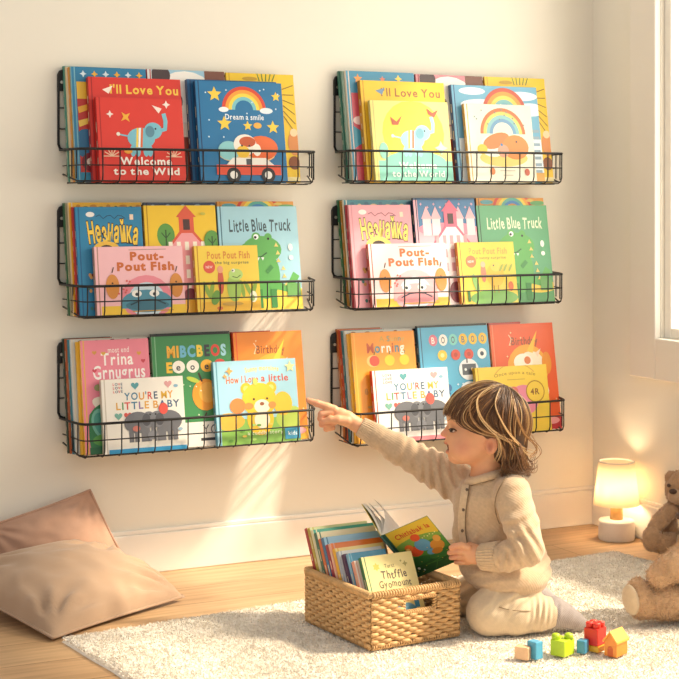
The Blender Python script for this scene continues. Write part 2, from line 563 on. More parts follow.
def D_blue_big(a):
    k = a.W / a.H
    a.rainbow(.52, .72, .27, .04, ['#d9462f', '#f3a23a', '#f6d64b', '#7cc6cf'])
    a.ell(.27, .72, .06, .03, '#f4f8fb'); a.ell(.79, .715, .08, .035, '#e8f2f8')
    a.text('Dream a smile', .52, .65, .48, .055, '#eef6fb', .02)
    for x, y, r in ((.17, .87, .09), (.27, .58, .09), (.55, .56, .06), (.86, .55, .08), (.92, .86, .06)):
        a.star(x, y, r, '#f6d24c')
    a.ell(.67, .565, .05, .035, '#f0b24a')
    rnd = random.Random(5)
    for i in range(16): a.ell(rnd.uniform(.06, .96), rnd.uniform(.3, .97), .01, None, '#d7ecf7', n=6)
    a.ell(.52, .27, .34, .10, '#f2c98a'); a.ell(.30, .31, .13, .11, '#8fd0d4'); a.ell(.70, .34, .20, .14, '#ea6b33'); a.ell(.50, .37, .14, .12, '#f6efe2')
    a.ell(.53, .40, .10, .06, '#c95a2e'); a.ell(.47, .30, .08, .07, '#f2c53c'); a.ell(.64, .32, .05, .07, '#fbf3e6')
    a.ell(.46, .36, .012, None, '#333333', n=8); a.ell(.55, .36, .012, None, '#333333', n=8)
    a.rect(.14, .07, .92, .17, '#e4553a'); a.poly([(.26, .17), (.34, .24), (.74, .24), (.84, .17)], '#f7f3ea'); a.rect(.50, .17, .56, .23, '#555a60')
    for x in (.34, .76):
        a.ell(x, .07, .085, None, '#2a2a2e'); a.ell(x, .07, .045, None, '#f2efe8')
def D_blue_plain(a): pass
def D_back_toys(a):
    a.rect(0, .0, 1, .72, '#c63a30'); a.rect(0, .72, 1, .87, '#f2c23b'); a.rect(0, .87, 1, 1, '#2f7fa8')
    a.line([(0, .62), (.2, .66), (.5, .5)], .09, '#f2b43a'); a.line([(0, .5), (.2, .54), (.5, .36)], .09, '#f6cf58'); a.ell(.1, .33, .2, .2, '#2d6f98')
    a.ell(.15, .17, .13, None, '#7e2430'); a.ell(.15, .17, .06, None, '#f0e6d6'); a.rect(0, 0, 1, .08, '#2f8fb0')
    for i in range(6): a.star(.1 + i * .16, .94, .05, '#f2b43a' if i % 2 else '#d9e9ef', 4)
def D_back_pink(a):
    a.rect(0, .0, 1, .80, '#cf4f5f'); a.rect(.45, .86, 1, 1, '#3f8fb2')
    a.poly([(0, .5), (.25, .4), (0, .3)], '#3f9ab5'); a.ell(.1, .55, .1, .06, '#f6d7d4'); a.star(.12, .93, .07, '#f0a04a'); a.star(.75, .94, .06, '#f2d25a', 4); a.star(.5, .93, .05, '#e88a70')
    a.star(.2, .7, .06, '#f2a03a'); a.ell(.17, .17, .05, .09, '#3a2a30')
def D_panda(a, bg2='#9ec7dc'):
    a.rect(0, .80, 1, 1, bg2); a.ell(.45, .76, .42, .34, '#f5f1ea'); a.ell(.12, .95, .13, None, '#4a3a3c'); a.rect(.72, .86, 1, 1, '#7a4b3c')
    a.ell(.30, .72, .10, .13, '#39343a'); a.ell(.62, .72, .10, .13, '#39343a'); a.rect(0, 0, 1, .40, '#8b3f2b'); a.rect(.0, .40, 1, .52, '#e8dfd2')
    for i in range(6): a.rect(.04, .42 + i * .06, .24, .445 + i * .06, '#55606a')
def D_panda_pink(a): D_panda(a, '#d98c96')
def D_lion(a):
    for i in range(5): a.line([(.45 + i * .05, .93), (.42 + i * .07, 1.0)], .018, '#5d7a2c')
    for i in range(6): a.line([(.80, .86 - i * .05), (.98, .90 - i * .09)], .014, '#8d6a1a')
    a.ell(.30, .95, .12, .03, '#c49a2a'); a.ell(.94, .36, .10, .18, '#d98a4a'); a.ell(.94, .46, .06, .06, '#f1d2a4'); a.ell(.92, .18, .09, .10, '#8a4a22'); a.rect(0, 0, 1, .05, '#e9d9a0')
def D_yellow_big(a):
    a.text("I'll Love You", .57, .89, .76, .085, '#9a5a33', .015)
    a.poly([(.13, .90), (.25, .93), (.21, .86)], '#6f8fb0')
def D_yellow_small(a):
    k = a.W / a.H
    a.ell(.5, .60, .42, .40, '#f7d748'); a.rect(0, 0, 1, .26, '#84cdb9'); a.ell(.5, .24, .42, .14, '#84cdb9')
    elephant(a, .48, .52, .19, '#97cbd8', line='#6fa6b8')
    a.poly([(.20, .80), (.28, .74), (.36, .82), (.30, .70), (.22, .70)], '#b0563a'); a.poly([(.70, .92), (.78, .86), (.86, .90), (.80, .80), (.72, .84)], '#b0563a')
    a.ell(.08, .38, .06, .10, '#8fd0bd'); a.star(.86, .42, .09, '#a7d6c4', 4)
    a.text('Welcome', .53, .205, .52, .075, '#f3fbf6', .025)
    a.text('to the World', .53, .10, .72, .075, '#f3fbf6', .025)
def D_sky(a):
    a.rect(0, .0, 1, .45, '#dfeaf0'); a.ell(.2, .94, .16, .04, '#e3f0f6'); a.ell(.8, .9, .2, .05, '#e3f0f6'); a.ell(.3, .80, .25, .06, '#eff6f8'); a.ell(.9, .76, .2, .07, '#eff6f8')
    a.rainbow(.58, .72, .27, .042, ['#c9543a', '#ef9c3e', '#f3d25c', '#7fbfc2'])
    for i in range(7): a.rect(.86, .1 + i * .07, .98, .13 + i * .07, '#8fa6b8')
    a.rect(.86, 0, 1, .1, '#d9a24a')
def D_cream(a):
    a.rainbow(.52, .62, .36, .05, ['#c9713f', '#f0cf6a', '#8cc3c4', '#6f9fc4'])
    a.ell(.5, .31, .38, .12, '#f0d070'); a.ell(.34, .46, .20, .15, '#f2efe6'); a.ell(.40, .53, .22, .10, '#d9803f', rot=18); a.ell(.70, .45, .21, .17, '#e58a3e')
    a.ell(.50, .40, .09, .09, '#e6a084'); a.ell(.17, .42, .08, .07, '#f0c63c'); a.ell(.48, .48, .02, .02, '#4f83b0', n=8); a.ell(.72, .52, .015, None, '#333333', n=8)
    rnd = random.Random(9)
    for i in range(12): a.ell(rnd.uniform(.08, .95), rnd.uniform(.72, .95), .012, None, '#7a8f8a', n=6)
    a.ell(.30, .14, .04, .05, '#d9824a'); a.ell(.85, .13, .04, .05, '#c25a3a'); a.rect(.42, .14, .66, .155, '#cfc6b2'); a.rect(.46, .08, .62, .095, '#cfc6b2')
def D_title_curve(bg_letters, script, ring):
    def d(a):
        a.line([(.25 + i * .06, .91 + .02 * math.sin(i * 2.2)) for i in range(9)], .012, script)
        a.text('Незнайка', .52, .755, .84, .19, bg_letters, .03, arc=.18, wob=.12, outline='#3b2417', ow=.035)
        a.ell(.40, .60, .22, .14, ring); a.ell(.40, .60, .12, .08, '#3b2a22')
        a.ell(.16, .93, .07, .04, '#f4f0ea'); a.rect(.8, .88, .86, .93, '#f0d9c0')
        rnd = random.Random(4)
        for i in range(10): a.ell(rnd.uniform(.06, .3), rnd.uniform(.03, .4), .025, .03, rnd.choice(['#7a3a2c', '#4a4a42', '#d8a05a', '#3f7a70']), n=8)
    return d
D_letters_blue = D_title_curve(['#f6cf4a'], '#17435e', '#f2c24a')
D_letters_pink = D_title_curve(['#f3e06a'], '#8d4a52', '#f3dd70')
def tree(a, x, y, r, c='#5c9a45'):
    a.ell(x, y, r, r * 1.3, c); a.line([(x, y - 1.5 * r * a.W / a.H), (x, y + .6 * r * a.W / a.H)], .02, '#31552a')
    for s in (-1, 1): a.line([(x, y - .3 * r * a.W / a.H), (x + s * r * .5, y + .3 * r * a.W / a.H)], .014, '#31552a')
def D_house(a):
    tree(a, .24, .72, .13); house(a, '#f3a0a4', '#dd5a3e'); tree(a, .92, .66, .12)
    a.rect(0, 0, 1, .12, '#f0b73c'); a.ell(.06, .10, .06, .05, '#4a9aa8'); a.ell(.80, .92, .04, .02, '#cfc24a')
def D_castle(a):
    a.rect(0, .72, 1, 1, '#3f78a8')
    for i in range(9): a.star(.06 + i * .11, .96 - .03 * (i % 2), .025, '#e9b0b8', 4)
    a.ell(.5, .72, .55, .10, '#f08fa6')
    for x in (.14, .30, .70, .90): a.rect(x - .07, .66, x + .07, .82, '#fbe0e4'); a.poly([(x - .09, .82), (x + .09, .82), (x, .94)], '#f2b7c0')
    house(a, '#fdeef0', '#e66a86'); a.rect(0, 0, .2, .2, '#f3c46a'); a.ell(.30, .08, .10, .05, '#7fae4a')
def D_dino(title, tc, sky2=None):
    def d(a):
        a.text(title, .50, .815, .84, .12, tc, .02, wob=.10, arc=.05)
        a.rect(0, 0, 1, .16, '#f0d04a' if sky2 is None else '#4f9a58'); a.ell(.8, .16, .25, .08, '#f0d04a')
        dino(a)
        a.ell(.88, .60, .03, .045, '#f2f6ee', n=10); a.ell(.88, .50, .03, .03, '#f2f6ee', n=10); a.rect(.80, .12, .98, .25, '#6aa65a')
        a.rect(.24, .33, .33, .42, '#f2f2ee'); a.rect(.26, .40, .31, .44, '#3a3a3e')
    return d
D_dino_blue = D_dino('Little Blue Truck', '#3f5560')
D_dino_green = D_dino('Little Blue Truck', '#e6f0cf', 1)
def D_pout(bgdome, fish, fish2):
    def d(a):
        k = a.W / a.H
        a.rect(0, 0, 1, .14, '#f0c63c'); a.text('Pout-', .57, .86, .42, .12, '#c9672a', .05); a.text('Pout Fish', .55, .71, .70, .12, '#c9672a', .05)
        a.line([(.35, .95), (.8, .955)], .008, '#b08a80')
        a.ell(.54, .24, .30, .265, bgdome); a.ell(.54, .22, .22, .20, '#c9dbe6')
        a.ell(.54, .20, .30, .13, fish); a.rect(.24, .10, .84, .2, fish); a.ell(.54, .14, .26, .06, fish2)
        for x in (.42, .63): a.ell(x, .31, .06, .04, '#f6f4ee', n=14); a.ell(x, .30, .02, None, '#24303a', n=8)
        a.line([(.34, .15), (.46, .21), (.56, .22), (.66, .21), (.76, .15)], .016, '#24424f')
        for x in (.14, .90): a.ell(x, .42, .08, .14, '#d48a3e'); a.ell(x, .47, .012, None, '#503018', n=6); a.line([(x, .62), (x + .02, .70)], .012, '#503018')
        rnd = random.Random(2)
        for i in range(8): a.ell(rnd.uniform(.2, .35), rnd.uniform(.3, .5), .013, None, '#d9605a', n=6)
        a.line([(.36, .055), (.85, .06)], .012, '#c79a2c')
    return d
D_pout_pink = D_pout('#e88a98', '#4f8fa6', '#3d7387')
D_pout_pale = D_pout('#f6b0b6', '#f0a9ae', '#d98a92')
def D_frog(a):
    a.rect(0, 0, 1, .16, '#ecb83a'); a.text('Pout Pout Fish', .50, .86, .74, .11, '#d9873a', .025); a.text('the big surprise', .55, .745, .58, .045, '#6f6a4a', .01)
    a.ell(.16, .68, .10, None, '#d9553f'); a.text('NEW', .16, .68, .12, .04, '#fbe9df', .01)
    for x, r in ((.10, 20), (.18, -15), (.80, 25), (.90, -20), (.7, 10)): a.ell(x, .34, .035, .14, '#8fb04a', rot=r)
    a.ell(.34, .46, .05, .20, '#cf5a44'); a.ell(.34, .64, .05, .06, '#e8a27e'); a.ell(.56, .36, .12, .22, '#a6c860'); a.ell(.60, .56, .12, .09, '#b8d678'); a.ell(.56, .62, .03, None, '#f4f4e4', n=10); a.ell(.55, .62, .014, None, '#333333', n=8)
    a.line([(.54, .53), (.62, .51), (.68, .55)], .012, '#4a6a2a')
    a.ell(.24, .22, .07, .12, '#6fa044', rot=-20); a.ell(.88, .22, .06, .09, '#f4f0da'); a.ell(.86, .2, .04, .05, '#9fc07a'); a.ell(.3, .06, .05, .03, '#d9703a')
    a.ell(.52, .12, .18, .03, '#c7a04a')
def D_chick(a):
    a.text('Pout Pout Fish', .50, .86, .74, .10, '#e0a04a', .02); a.text('a sunny surprise', .55, .75, .58, .045, '#8f8a4a', .01); a.ell(.16, .69, .10, None, '#e07a4a'); a.text('NEW', .16, .69, .12, .04, '#fbe9df', .01)
    a.ell(.60, .46, .17, .19, '#f2c23c'); a.ell(.62, .60, .10, .08, '#f6cf54'); a.ell(.58, .62, .014, None, '#333333', n=8); a.ell(.38, .50, .05, .15, '#d9866a'); a.ell(.38, .64, .045, .05, '#ecc0a0')
    for x in (.80, .72, .9): a.ell(x, .58, .02, .07, '#9fb04a', rot=-30)
    a.ell(.55, .10, .45, .13, '#7fb85a'); a.ell(.22, .34, .05, .16, '#8fbf6a', rot=15); a.ell(.88, .28, .05, .08, '#e0703a'); a.line([(.56, .3), (.56, .18)], .014, '#b0722a'); a.line([(.64, .3), (.64, .18)], .014, '#b0722a')
    a.rect(.05, .05, .1, .22, '#3f7a3a')
def D_pink3(a):
    a.text('most end', .52, .91, .34, .05, '#fff2ee', .01); a.text('Trina', .50, .83, .52, .11, '#fff6f2', .02); a.text('Grnugrus', .52, .715, .84, .12, '#fff6f2', .02)
    for x, y, c in ((.14, .89, '#d99a4a'), (.28, .88, '#e0b04a'), (.84, .87, '#e0a24a'), (.90, .80, '#cf4a5a'), (.13, .73, '#d0485a'), (.9, .62, '#f6d6d4')): a.heart(x, y, .035, c)
    a.ell(.17, .58, .06, .05, '#9aa06a'); a.ell(.4, .40, .35, .13, '#f3ead6', rot=-20); a.ell(.3, .2, .35, .42, '#2f7a4a'); a.ell(.22, .26, .17, .24, '#6fb5a0', rot=20); a.ell(.20, .26, .11, .18, '#4a9a8a', rot=20)
    a.ell(.25, .12, .2, .09, '#58a04a'); a.ell(.32, .18, .05, .03, '#d04a3a'); a.rect(0, 0, 1, .06, '#2a6a44')
def D_letters3(a):
    a.text('MIBCBEOS', .54, .86, .82, .10, ['#f0b23c', '#f0b23c', '#6fb8d8', '#6fb8d8', '#f2d04a', '#3a3a44', '#d9483c', '#9fd0de'], .05)
    xs = (.28, .47, .66, .84)
    for x, c, ch in zip(xs, ('#f6f2e8', '#f6f2e8', '#f0b23c', '#d9483c'), 'eoeo'):
        a.ell(x, .72, .085, .08, c); a.text(ch, x, .72, .07, .06, '#3a3a44' if c != '#d9483c' else '#f6f2e8', .02)
    a.text('E', .16, .72, .10, .09, '#f2c23c', .05)
    a.ell(.62, .46, .18, .20, '#e8982c'); a.ell(.65, .48, .12, .13, '#efae46'); a.line([(.58, .58), (.54, .66)], .025, '#3a2a20'); a.ell(.46, .60, .09, .03, '#b8c84a', rot=-20); a.line([(.62, .30), (.58, .25)], .02, '#3a2a20')
    a.ell(.86, .63, .08, None, '#8a8a92'); a.ell(.88, .66, .03, None, '#b0b0b8')
    rnd = random.Random(6)
    for i in range(14): a.ell(rnd.uniform(.1, .95), rnd.uniform(.15, .66), .01, None, '#d8e8c8', n=6)
    a.rect(.3, 0, 1, .22, '#e9e4dc'); a.text('YOU', .72, .15, .34, .09, '#5a5a60', .0); a.rect(.52, .05, .88, .075, '#3a3a40')
def D_uni(body):
    def d(a):
        a.text('Birthday', .50, .84, .46, .075, '#8a4a24', .015); a.line([(.24, .90), (.28, .86), (.24, .80)], .012, '#f6dcb8')
        a.ell(.52, .58, .34, .34, '#f0a832'); a.ell(.58, .56, .26, .27, '#f8ecd2'); a.ell(.45, .64, .16, .12, '#fdf6e6'); a.poly([(.52, .74), (.62, .72), (.72, .93)], '#f2c23a'); a.ell(.52, .655, .055, None, '#e0824a')
        a.ell(.48, .55, .014, None, '#4a3020', n=8); a.poly([(.66, .72), (.76, .76), (.70, .68)], '#f6d9c0'); a.ell(.60, .36, .24, .18, '#f8ecd2'); a.ell(.84, .62, .08, .16, '#e8942a')
        rnd = random.Random(8)
        for i in range(10): a.star(rnd.uniform(.08, .95), rnd.uniform(.1, .95), .018, '#fbd9a4', 4)
        a.rect(0, 0, 1, .12, body); a.ell(.85, .08, .12, .05, '#f2a0a4')
    return d
D_uni_orange = D_uni('#d9a02c'); D_uni_red = D_uni('#c4303a')
def D_baby(strip):
    def d(a):
        cs = ['#3f7a9a', '#3f7a9a', '#e0a03a', '#3f7a9a', '#d9554a', '#3a5a78', '#e0b03a', '#e0a03a', '#e08a3a']
        a.text("YOU'RE MY", .55, .76, .64, .10, cs, .02, wob=.04)
        a.text('LITTLE BABY', .53, .635, .84, .10, ['#e0a83a', '#5a9a5a', '#d9554a', '#3f7a9a', '#8a6aa0', '#e0a83a', '#d9a04a', '#3a5a8a', '#3f6a8a', '#3a5a78'], .02)
        for i in range(3): a.text('LOVE', .15, .93 - i * .05, .13, .035, ['#d9554a', '#3a5a78'], .02)
        for x, y, c in ((.37, .90, '#5aa0a8'), (.80, .90, '#d9a0a0'), (.26, .50, '#d9554a'), (.92, .40, '#9ac0b0'), (.14, .50, '#7ab0a0')): a.heart(x, y, .05, c)
        a.ell(.90, .87, .03, .02, '#8ab8d0')
        grey_elephants(a); a.rect(0, 0, 1, .06, strip); a.ell(.93, .28, .03, .02, '#9ab8cc')
    return d
D_baby_blue = D_baby('#2f8fc0'); D_baby_pink = D_baby('#e88a94')
def D_bear(a):
    a.text('Sunny mornings', .56, .88, .44, .06, '#f3d468', .02, arc=.2); a.text('How I Love', .30, .77, .42, .085, '#d9703a', .02, wob=.1, arc=.1); a.text('a little', .72, .78, .36, .085, '#cf5a44', .02, wob=.1)
    a.rect(0, 0, 1, .30, '#8cc05a'); a.ell(.1, .28, .2, .1, '#f0b84a'); a.ell(.9, .28, .2, .14, '#b8cf5a')
    for x in (.34, .66): a.ell(x, .66, .07, None, '#f0bd2e'); a.ell(x, .66, .035, None, '#f6d878')
    a.ell(.50, .52, .22, .20, '#f4c736'); a.ell(.50, .30, .17, .20, '#f4c736'); a.ell(.80, .46, .12, .14, '#f2c23a'); a.ell(.22, .46, .10, .09, '#ec8a4a')
    a.ell(.53, .44, .10, .08, '#fbf0d8'); a.ell(.53, .47, .03, .022, '#9a5a34', n=10)
    for x in (.43, .60): a.ell(x, .53, .014, None, '#3a2a20', n=8)
    a.ell(.36, .45, .06, .04, '#f0924a'); a.ell(.66, .45, .05, .04, '#f0924a'); a.ell(.52, .28, .10, .10, '#f8ead0')
    a.star(.14, .88, .05, '#e8a85a', 4); a.star(.08, .82, .03, '#e8a85a', 4); a.ell(.46, .74, .03, .04, '#f3d468'); a.star(.92, .9, .07, '#f3e6a0')
    rnd = random.Random(3)
    for i in range(8): a.ell(rnd.uniform(.05, .95), rnd.uniform(.05, .25), .03, .015, rnd.choice(['#b8dc7a', '#6aa848', '#f0d060']), n=8)
    a.text('a cuddly story', .55, .13, .46, .045, '#eef6d8', .01); a.rect(.80, .03, 1, .17, '#3f9ac0'); a.text('kids', .9, .10, .12, .05, '#eef6f8', .01)
def D_fruit(a):
    a.text('A Sunny', .62, .935, .44, .05, ['#c9a04a', '#7aa08a', '#d9b060'], .01); a.text('Morning', .50, .855, .66, .09, ['#c9562e', '#5a8a9a', '#fdf4e4', '#fdf4e4'], .025)
    for x, c in ((.29, '#dd4a34'), (.55, '#f2c42e'), (.80, '#f2c42e')): a.ell(x, .735, .085, .08, c); a.line([(x, .79), (x + .02, .82)], .014, '#4a5a2a')
    a.ell(.27, .735, .11, .09, '#f6c070', a0=60, a1=300); a.ell(.29, .735, .085, .08, '#dd4a34')
    a.ell(.12, .46, .03, .05, '#c98a3a'); a.ell(.16, .32, .04, .02, '#c9a05a'); a.rect(0, 0, 1, .18, '#f0c060'); a.ell(.3, .1, .12, .08, '#d9703a'); a.ell(.7, .1, .1, .07, '#5a9a5a')
def D_robot(a):
    for i, c in enumerate(('#d9788a', '#f6efe6', '#7fd0c8', '#f0c23a', '#f0c23a', '#f0c23a')): a.ell(.16 + i * .15, .88, .065, .075, c); a.text('BOOBOO'[i], .16 + i * .15, .88, .06, .06, '#5a6a7a' if i else '#fff6f0', .02)
    for i, c in enumerate(('#f0c83a', '#d9503c', '#d9503c', '#f2f2ee')): a.ell(.28 + i * .20, .74, .07, .07, c); a.ell(.28 + i * .20, .74, .03, None, '#fbe9a0' if i == 0 else '#b84030' if i < 3 else '#3a4a5a', n=10)
    a.ell(.66, .60, .15, .14, '#eef2f4'); a.rect(.56, .55, .77, .65, '#5a6068'); a.ell(.61, .60, .02, None, '#e8f0f0', n=8); a.ell(.71, .60, .02, None, '#f0d0a0', n=8); a.ell(.66, .40, .16, .13, '#e3e9ec'); a.rect(.50, .18, .78, .30, '#d5dde2'); a.line([(.64, .66), (.64, .70)], .02, '#5a6068')
    a.ell(.92, .58, .05, None, '#7a8a96'); a.ell(.34, .44, .04, .05, '#3a6a9a'); a.poly([(.2, .4), (.3, .5), (.36, .38)], '#2f6a9a')
    rnd = random.Random(12)
    for i in range(12): a.star(rnd.uniform(.05, .95), rnd.uniform(.1, .66), .02, '#d5ecf6', 4)
def D_yel3(a):
    a.text('Once upon a tale', .52, .86, .62, .05, '#b0842a', .01, arc=.22); a.band(.52, .62, .44, .46, '#d9a83a', 45, 135); a.band(.52, .55, .40, .412, '#d9a83a', 45, 135); a.rect(.4, .79, .66, .80, '#c9a040')
    a.ell(.62, .48, .22, .19, '#ec8fa6'); a.ell(.48, .62, .07, .06, '#e07a6a'); a.ell(.80, .60, .14, None, '#b8862a'); a.ell(.80, .60, .125, None, '#f3cf4a'); a.text('4R', .80, .60, .14, .09, '#8a5a20', .03); a.rect(.82, 0, 1, 1, '#f2c838') if False else None
    a.ell(.3, .3, .2, .15, '#f0a050')
def D_strip(c2, c3):
    def d(a):
        rnd = random.Random(hash(c2) % 97 if False else len(c2) + int(c2[1:3], 16))
        for i in range(9): a.ell(.07 + i * .11, .965 - .02 * (i % 2), rnd.uniform(.03, .06), rnd.uniform(.02, .04), c2 if i % 2 else c3, n=10)
        a.rect(0, 0, 1, .1, c3)
    return d
def D_rain_strip(a):
    a.rainbow(.5, .86, .32, .04, RB); a.ell(.1, .96, .1, .03, '#5aa6b0'); a.ell(.9, .95, .12, .03, '#6fb070'); a.ell(.78, .975, .06, .02, '#e6c060')
def D_spiral(a):
    a.text('little trumpet', .5, .86, .7, .07, '#f3efe4', .01); a.ell(.5, .45, .3, .25, '#d8c48a')
def D_none(a): pass

printm = attr_mat('printed_card', rough=.38, noise=.015, nscale=30, coat=.15)
pagem = mat('book_pages', '#efe6d2', rough=.8, noise=.05, nscale=300)

def make_book(name, W, Hh, T, ground, spine, art, loc, lean, label, group, rz=0.0, back=None, cat='book'):
    """hardcover at loc = bottom left corner of its front face; front faces -y, spine on the left (-x); lean tips the top back"""
    root = empty(name, (0, 0, 0), 0, label, cat, group)
    M = Matrix.Translation(Vector(loc)) @ Matrix.Rotation(rz, 4, 'Z') @ Matrix.Rotation(-lean, 4, 'X')
    root.matrix_world = M
    ct = min(.0016, T * .22)
    # front board, with the print on it
    mb = MB(); mb.box((0, 0, 0), (W, ct, Hh), ground)
    gx = min(.012, W * .08)
    mb.add([(gx * .55, -.0001, 0), (gx * .8, -.0001, 0), (gx * .8, -.0001, Hh), (gx * .55, -.0001, Hh)], [(0, 1, 2, 3)], spine)
    if art is not None:
        a = Art(W - gx, Hh); art(a)
        for pts, fs, c, k in a.items:
            y = -.00006 * k - .00012
            mb.add([(gx + min(max(x, 0), W - gx), y, min(max(z, 0), Hh)) for x, z in pts], fs, c)
    mb.build('front_cover', printm, root)
    sp = MB(); sp.box((-.0012, .0002, 0), (0, T, Hh), spine)
    rnd = random.Random(int(W * 1e5) + int(Hh * 1e5))
    z = Hh * .2
    while z < Hh * .8:
        zz = z + rnd.uniform(.006, .03)
        sp.box((-.0014, T * .38, z), (-.0012, T * .62, zz), '#d8ccb2')
        z = zz + .022
    sp.build('spine', printm, root)
    bk = MB(); bk.box((0, T - ct, 0), (W, T, Hh), back or ground); bk.build('back_cover', printm, root)
    pg = MB(); pg.box((0, ct, .0025), (W - .0025, T - ct, Hh - .0025)); pg.build('page_block', pagem, root)
    return root

# ------------------------------------------------------------------ wall baskets
blackm = mat('black_powder_coated_wire', '#0e0d0e', rough=.5, spec=.5, noise=.05, nscale=80)
screwm = mat('screw_steel', '#b9b4aa', rough=.3, metal=.8, noise=.03)

def wall_basket(uL, vtop, vrim, vbot, uFL, uFR, label):
    dep = .153
    A = wall_pt(uL, vrim); xl = A.x; zr = A.z
    zt = wall_pt(uL, vtop).z; zb = wall_pt(uL + 6, vbot).z
    xfl = wall_pt(uFL, 300, dep).x; xfr = wall_pt(uFR, 300, dep).x
    xbl = xl + .012; xbr = xfr + .045
    yb = D - .004; yf = D - dep
    root = empty('wall_basket', ((xl + xfr) / 2, D, zb), 0, label, 'book rack', 'black wire book baskets on the wall')
    M = Matrix.Translation(-root.location)
    r0, r1 = .0034, .0018
    # back frame: rounded wire loop standing on the wall above the rim, with a grid
    xr_f = xfr - .03
    c = .014
    fr = MB()
    loop = [(xl, zr + c), (xl, zt - c), (xl + c * .3, zt - c * .3), (xl + c, zt), (xr_f - c, zt), (xr_f - c * .3, zt - c * .3), (xr_f, zt - c), (xr_f, zr + c), (xr_f - c * .3, zr + c * .3), (xr_f - c, zr), (xl + c, zr), (xl + c * .3, zr + c * .3)]
    fr.tube([(x, yb, z) for x, z in loop], r0, 8, closed=True)
    n = 3
    for i in range(1, n + 1):
        z = zr + (zt - zr) * i / (n + .8)
        fr.tube([(xl, yb, z), (xr_f, yb, z)], r1, 6)
    for i in range(1, 9):
        x = xl + (xr_f - xl) * i / 9
        fr.tube([(x, yb, zr), (x, yb, zt)], r1, 6)
    fr.build('back_frame', blackm, root, smooth=True, M=M)
    # mounting tabs with their screws
    for x in (xl, xr_f - .014):
        tb = MB()
        pts = [(x - .003, zt - .055), (x + .017, zt - .055), (x + .017, zt - .012), (x + .012, zt - .002), (x + .002, zt - .002), (x - .003, zt - .012)]
        tb.add([(p[0], yb - .005, p[1]) for p in pts] + [(p[0], D - .0005, p[1]) for p in pts],
               [tuple(range(6))] + [(i, i + 6, (i + 1) % 6 + 6, (i + 1) % 6) for i in range(6)])
        t = tb.build('mounting_tab', blackm, root, M=M)
        sc = MB()
        sc.add([(x + .007 + .0042 * math.cos(q), yb - .0075, zt - .032 + .0042 * math.sin(q)) for q in np.arange(12) * math.pi / 6] +
               [(x + .007 + .0042 * math.cos(q), yb - .004, zt - .032 + .0042 * math.sin(q)) for q in np.arange(12) * math.pi / 6],
               [tuple(range(12))] + [(i, i + 12, (i + 1) % 12 + 12, (i + 1) % 12) for i in range(12)])
        sc.build('screw', screwm, t, M=M)
    # rim
    rm = MB()
    c = .02
    rim = [(xbl - .008, yb, zr), (xbl - .006 + (xfl - xbl) * .4, yb - dep * .5, zr), (xfl - .002, yf + c, zr), (xfl + c * .3, yf + c * .3, zr), (xfl + c, yf, zr),
           (xfr - c, yf, zr), (xfr - c * .2, yf + c * .25, zr), (xfr + .004, yf + c, zr), (xbr + .004, yb, zr)]
    rm.tube(rim, r0, 8)
    rm.build('rim', blackm, root, smooth=True, M=M)
    # wire grid: front and side cells and the floor, one bent-wire piece
    g = MB()
    zmid = zb + (zr - zb) * .52
    cb = .018                       # bend radius at the foot of the front
    for z in (zmid, zb + cb * .25):
        ins = 0 if z > zb + .03 else cb * .5
        up = 0 if z > zb + .03 else .018
        g.tube([(xbl, yb, z + up), (xfl, yf + c + ins, z), (xfl + c * .3, yf + c * .3 + ins, z), (xfl + c, yf + ins, z), (xfr - c, yf + ins, z), (xfr - c * .2, yf + c * .25 + ins, z), (xfr, yf + c + ins, z), (xbr, yb, z + up)], r1 if z > zb + .03 else r1 * 1.25, 6)
    N = 14
    for i in range(N + 1):
        x = xfl + .012 + (xfr - xfl - .02) * i / N
        xb_ = xbl + .012 + (xbr - xbl - .02) * i / N
        g.tube([(x, yf, zr), (x, yf, zb + cb), (x, yf + cb * .3, zb + cb * .3), (x, yf + cb, zb), (xb_, yb, zb)], r1, 6)
    for j in range(1, 4):           # side verticals
        t = j / 4
        for s in (0, 1):
            xx = (xbl + (xfl - xbl) * t) if s == 0 else (xbr + (xfr - xbr) * t)
            yy = yb + (yf - yb) * t
            g.tube([(xx, yy, zr), (xx, yy, zb + .006 + .018 * (1 - t))], r1, 6)
    for j in range(2, 4):           # floor rails
        y = yb + (yf - yb) * j / 4.2
        xa = xbl + (xfl - xbl) * j / 4 + .016; xc = xbr + (xfr - xbr) * j / 4 - .016
        g.tube([(xa, y, zb - r1), (xc, y, zb - r1)], r1, 6)
    g.build('wire_grid', blackm, root, smooth=True, M=M)
    return dict(xl=xl, zr=zr, zb=zb, zt=zt, yf=yf)

SL = .17            # slope of the leaning books (run per rise)
LEAN = math.atan(SL)
def shelf_book(bk, u0, v0, u1, d_front, T, ground, spine, art, label, group, v1=None, name='picture_book'):
    """front-face top-left pixel (u0, v0), top-right u1; d_front: how far its foot stands from the wall"""
    zb = bk['zb'] + .003
    z_top = wall_pt(u0, v0, .05).z
    for _ in range(4):
        d_t = d_front - SL * (z_top - zb)
        z_top = wall_pt(u0, v0, d_t).z
    p0 = wall_pt(u0, v0, d_t); p1 = wall_pt(u1, v0, d_t)
    Hh = (z_top - zb) / math.cos(LEAN)
    return make_book(name, p1.x - p0.x, Hh, T, ground, spine, art, (p0.x, D - d_front, zb), LEAN, label, group)
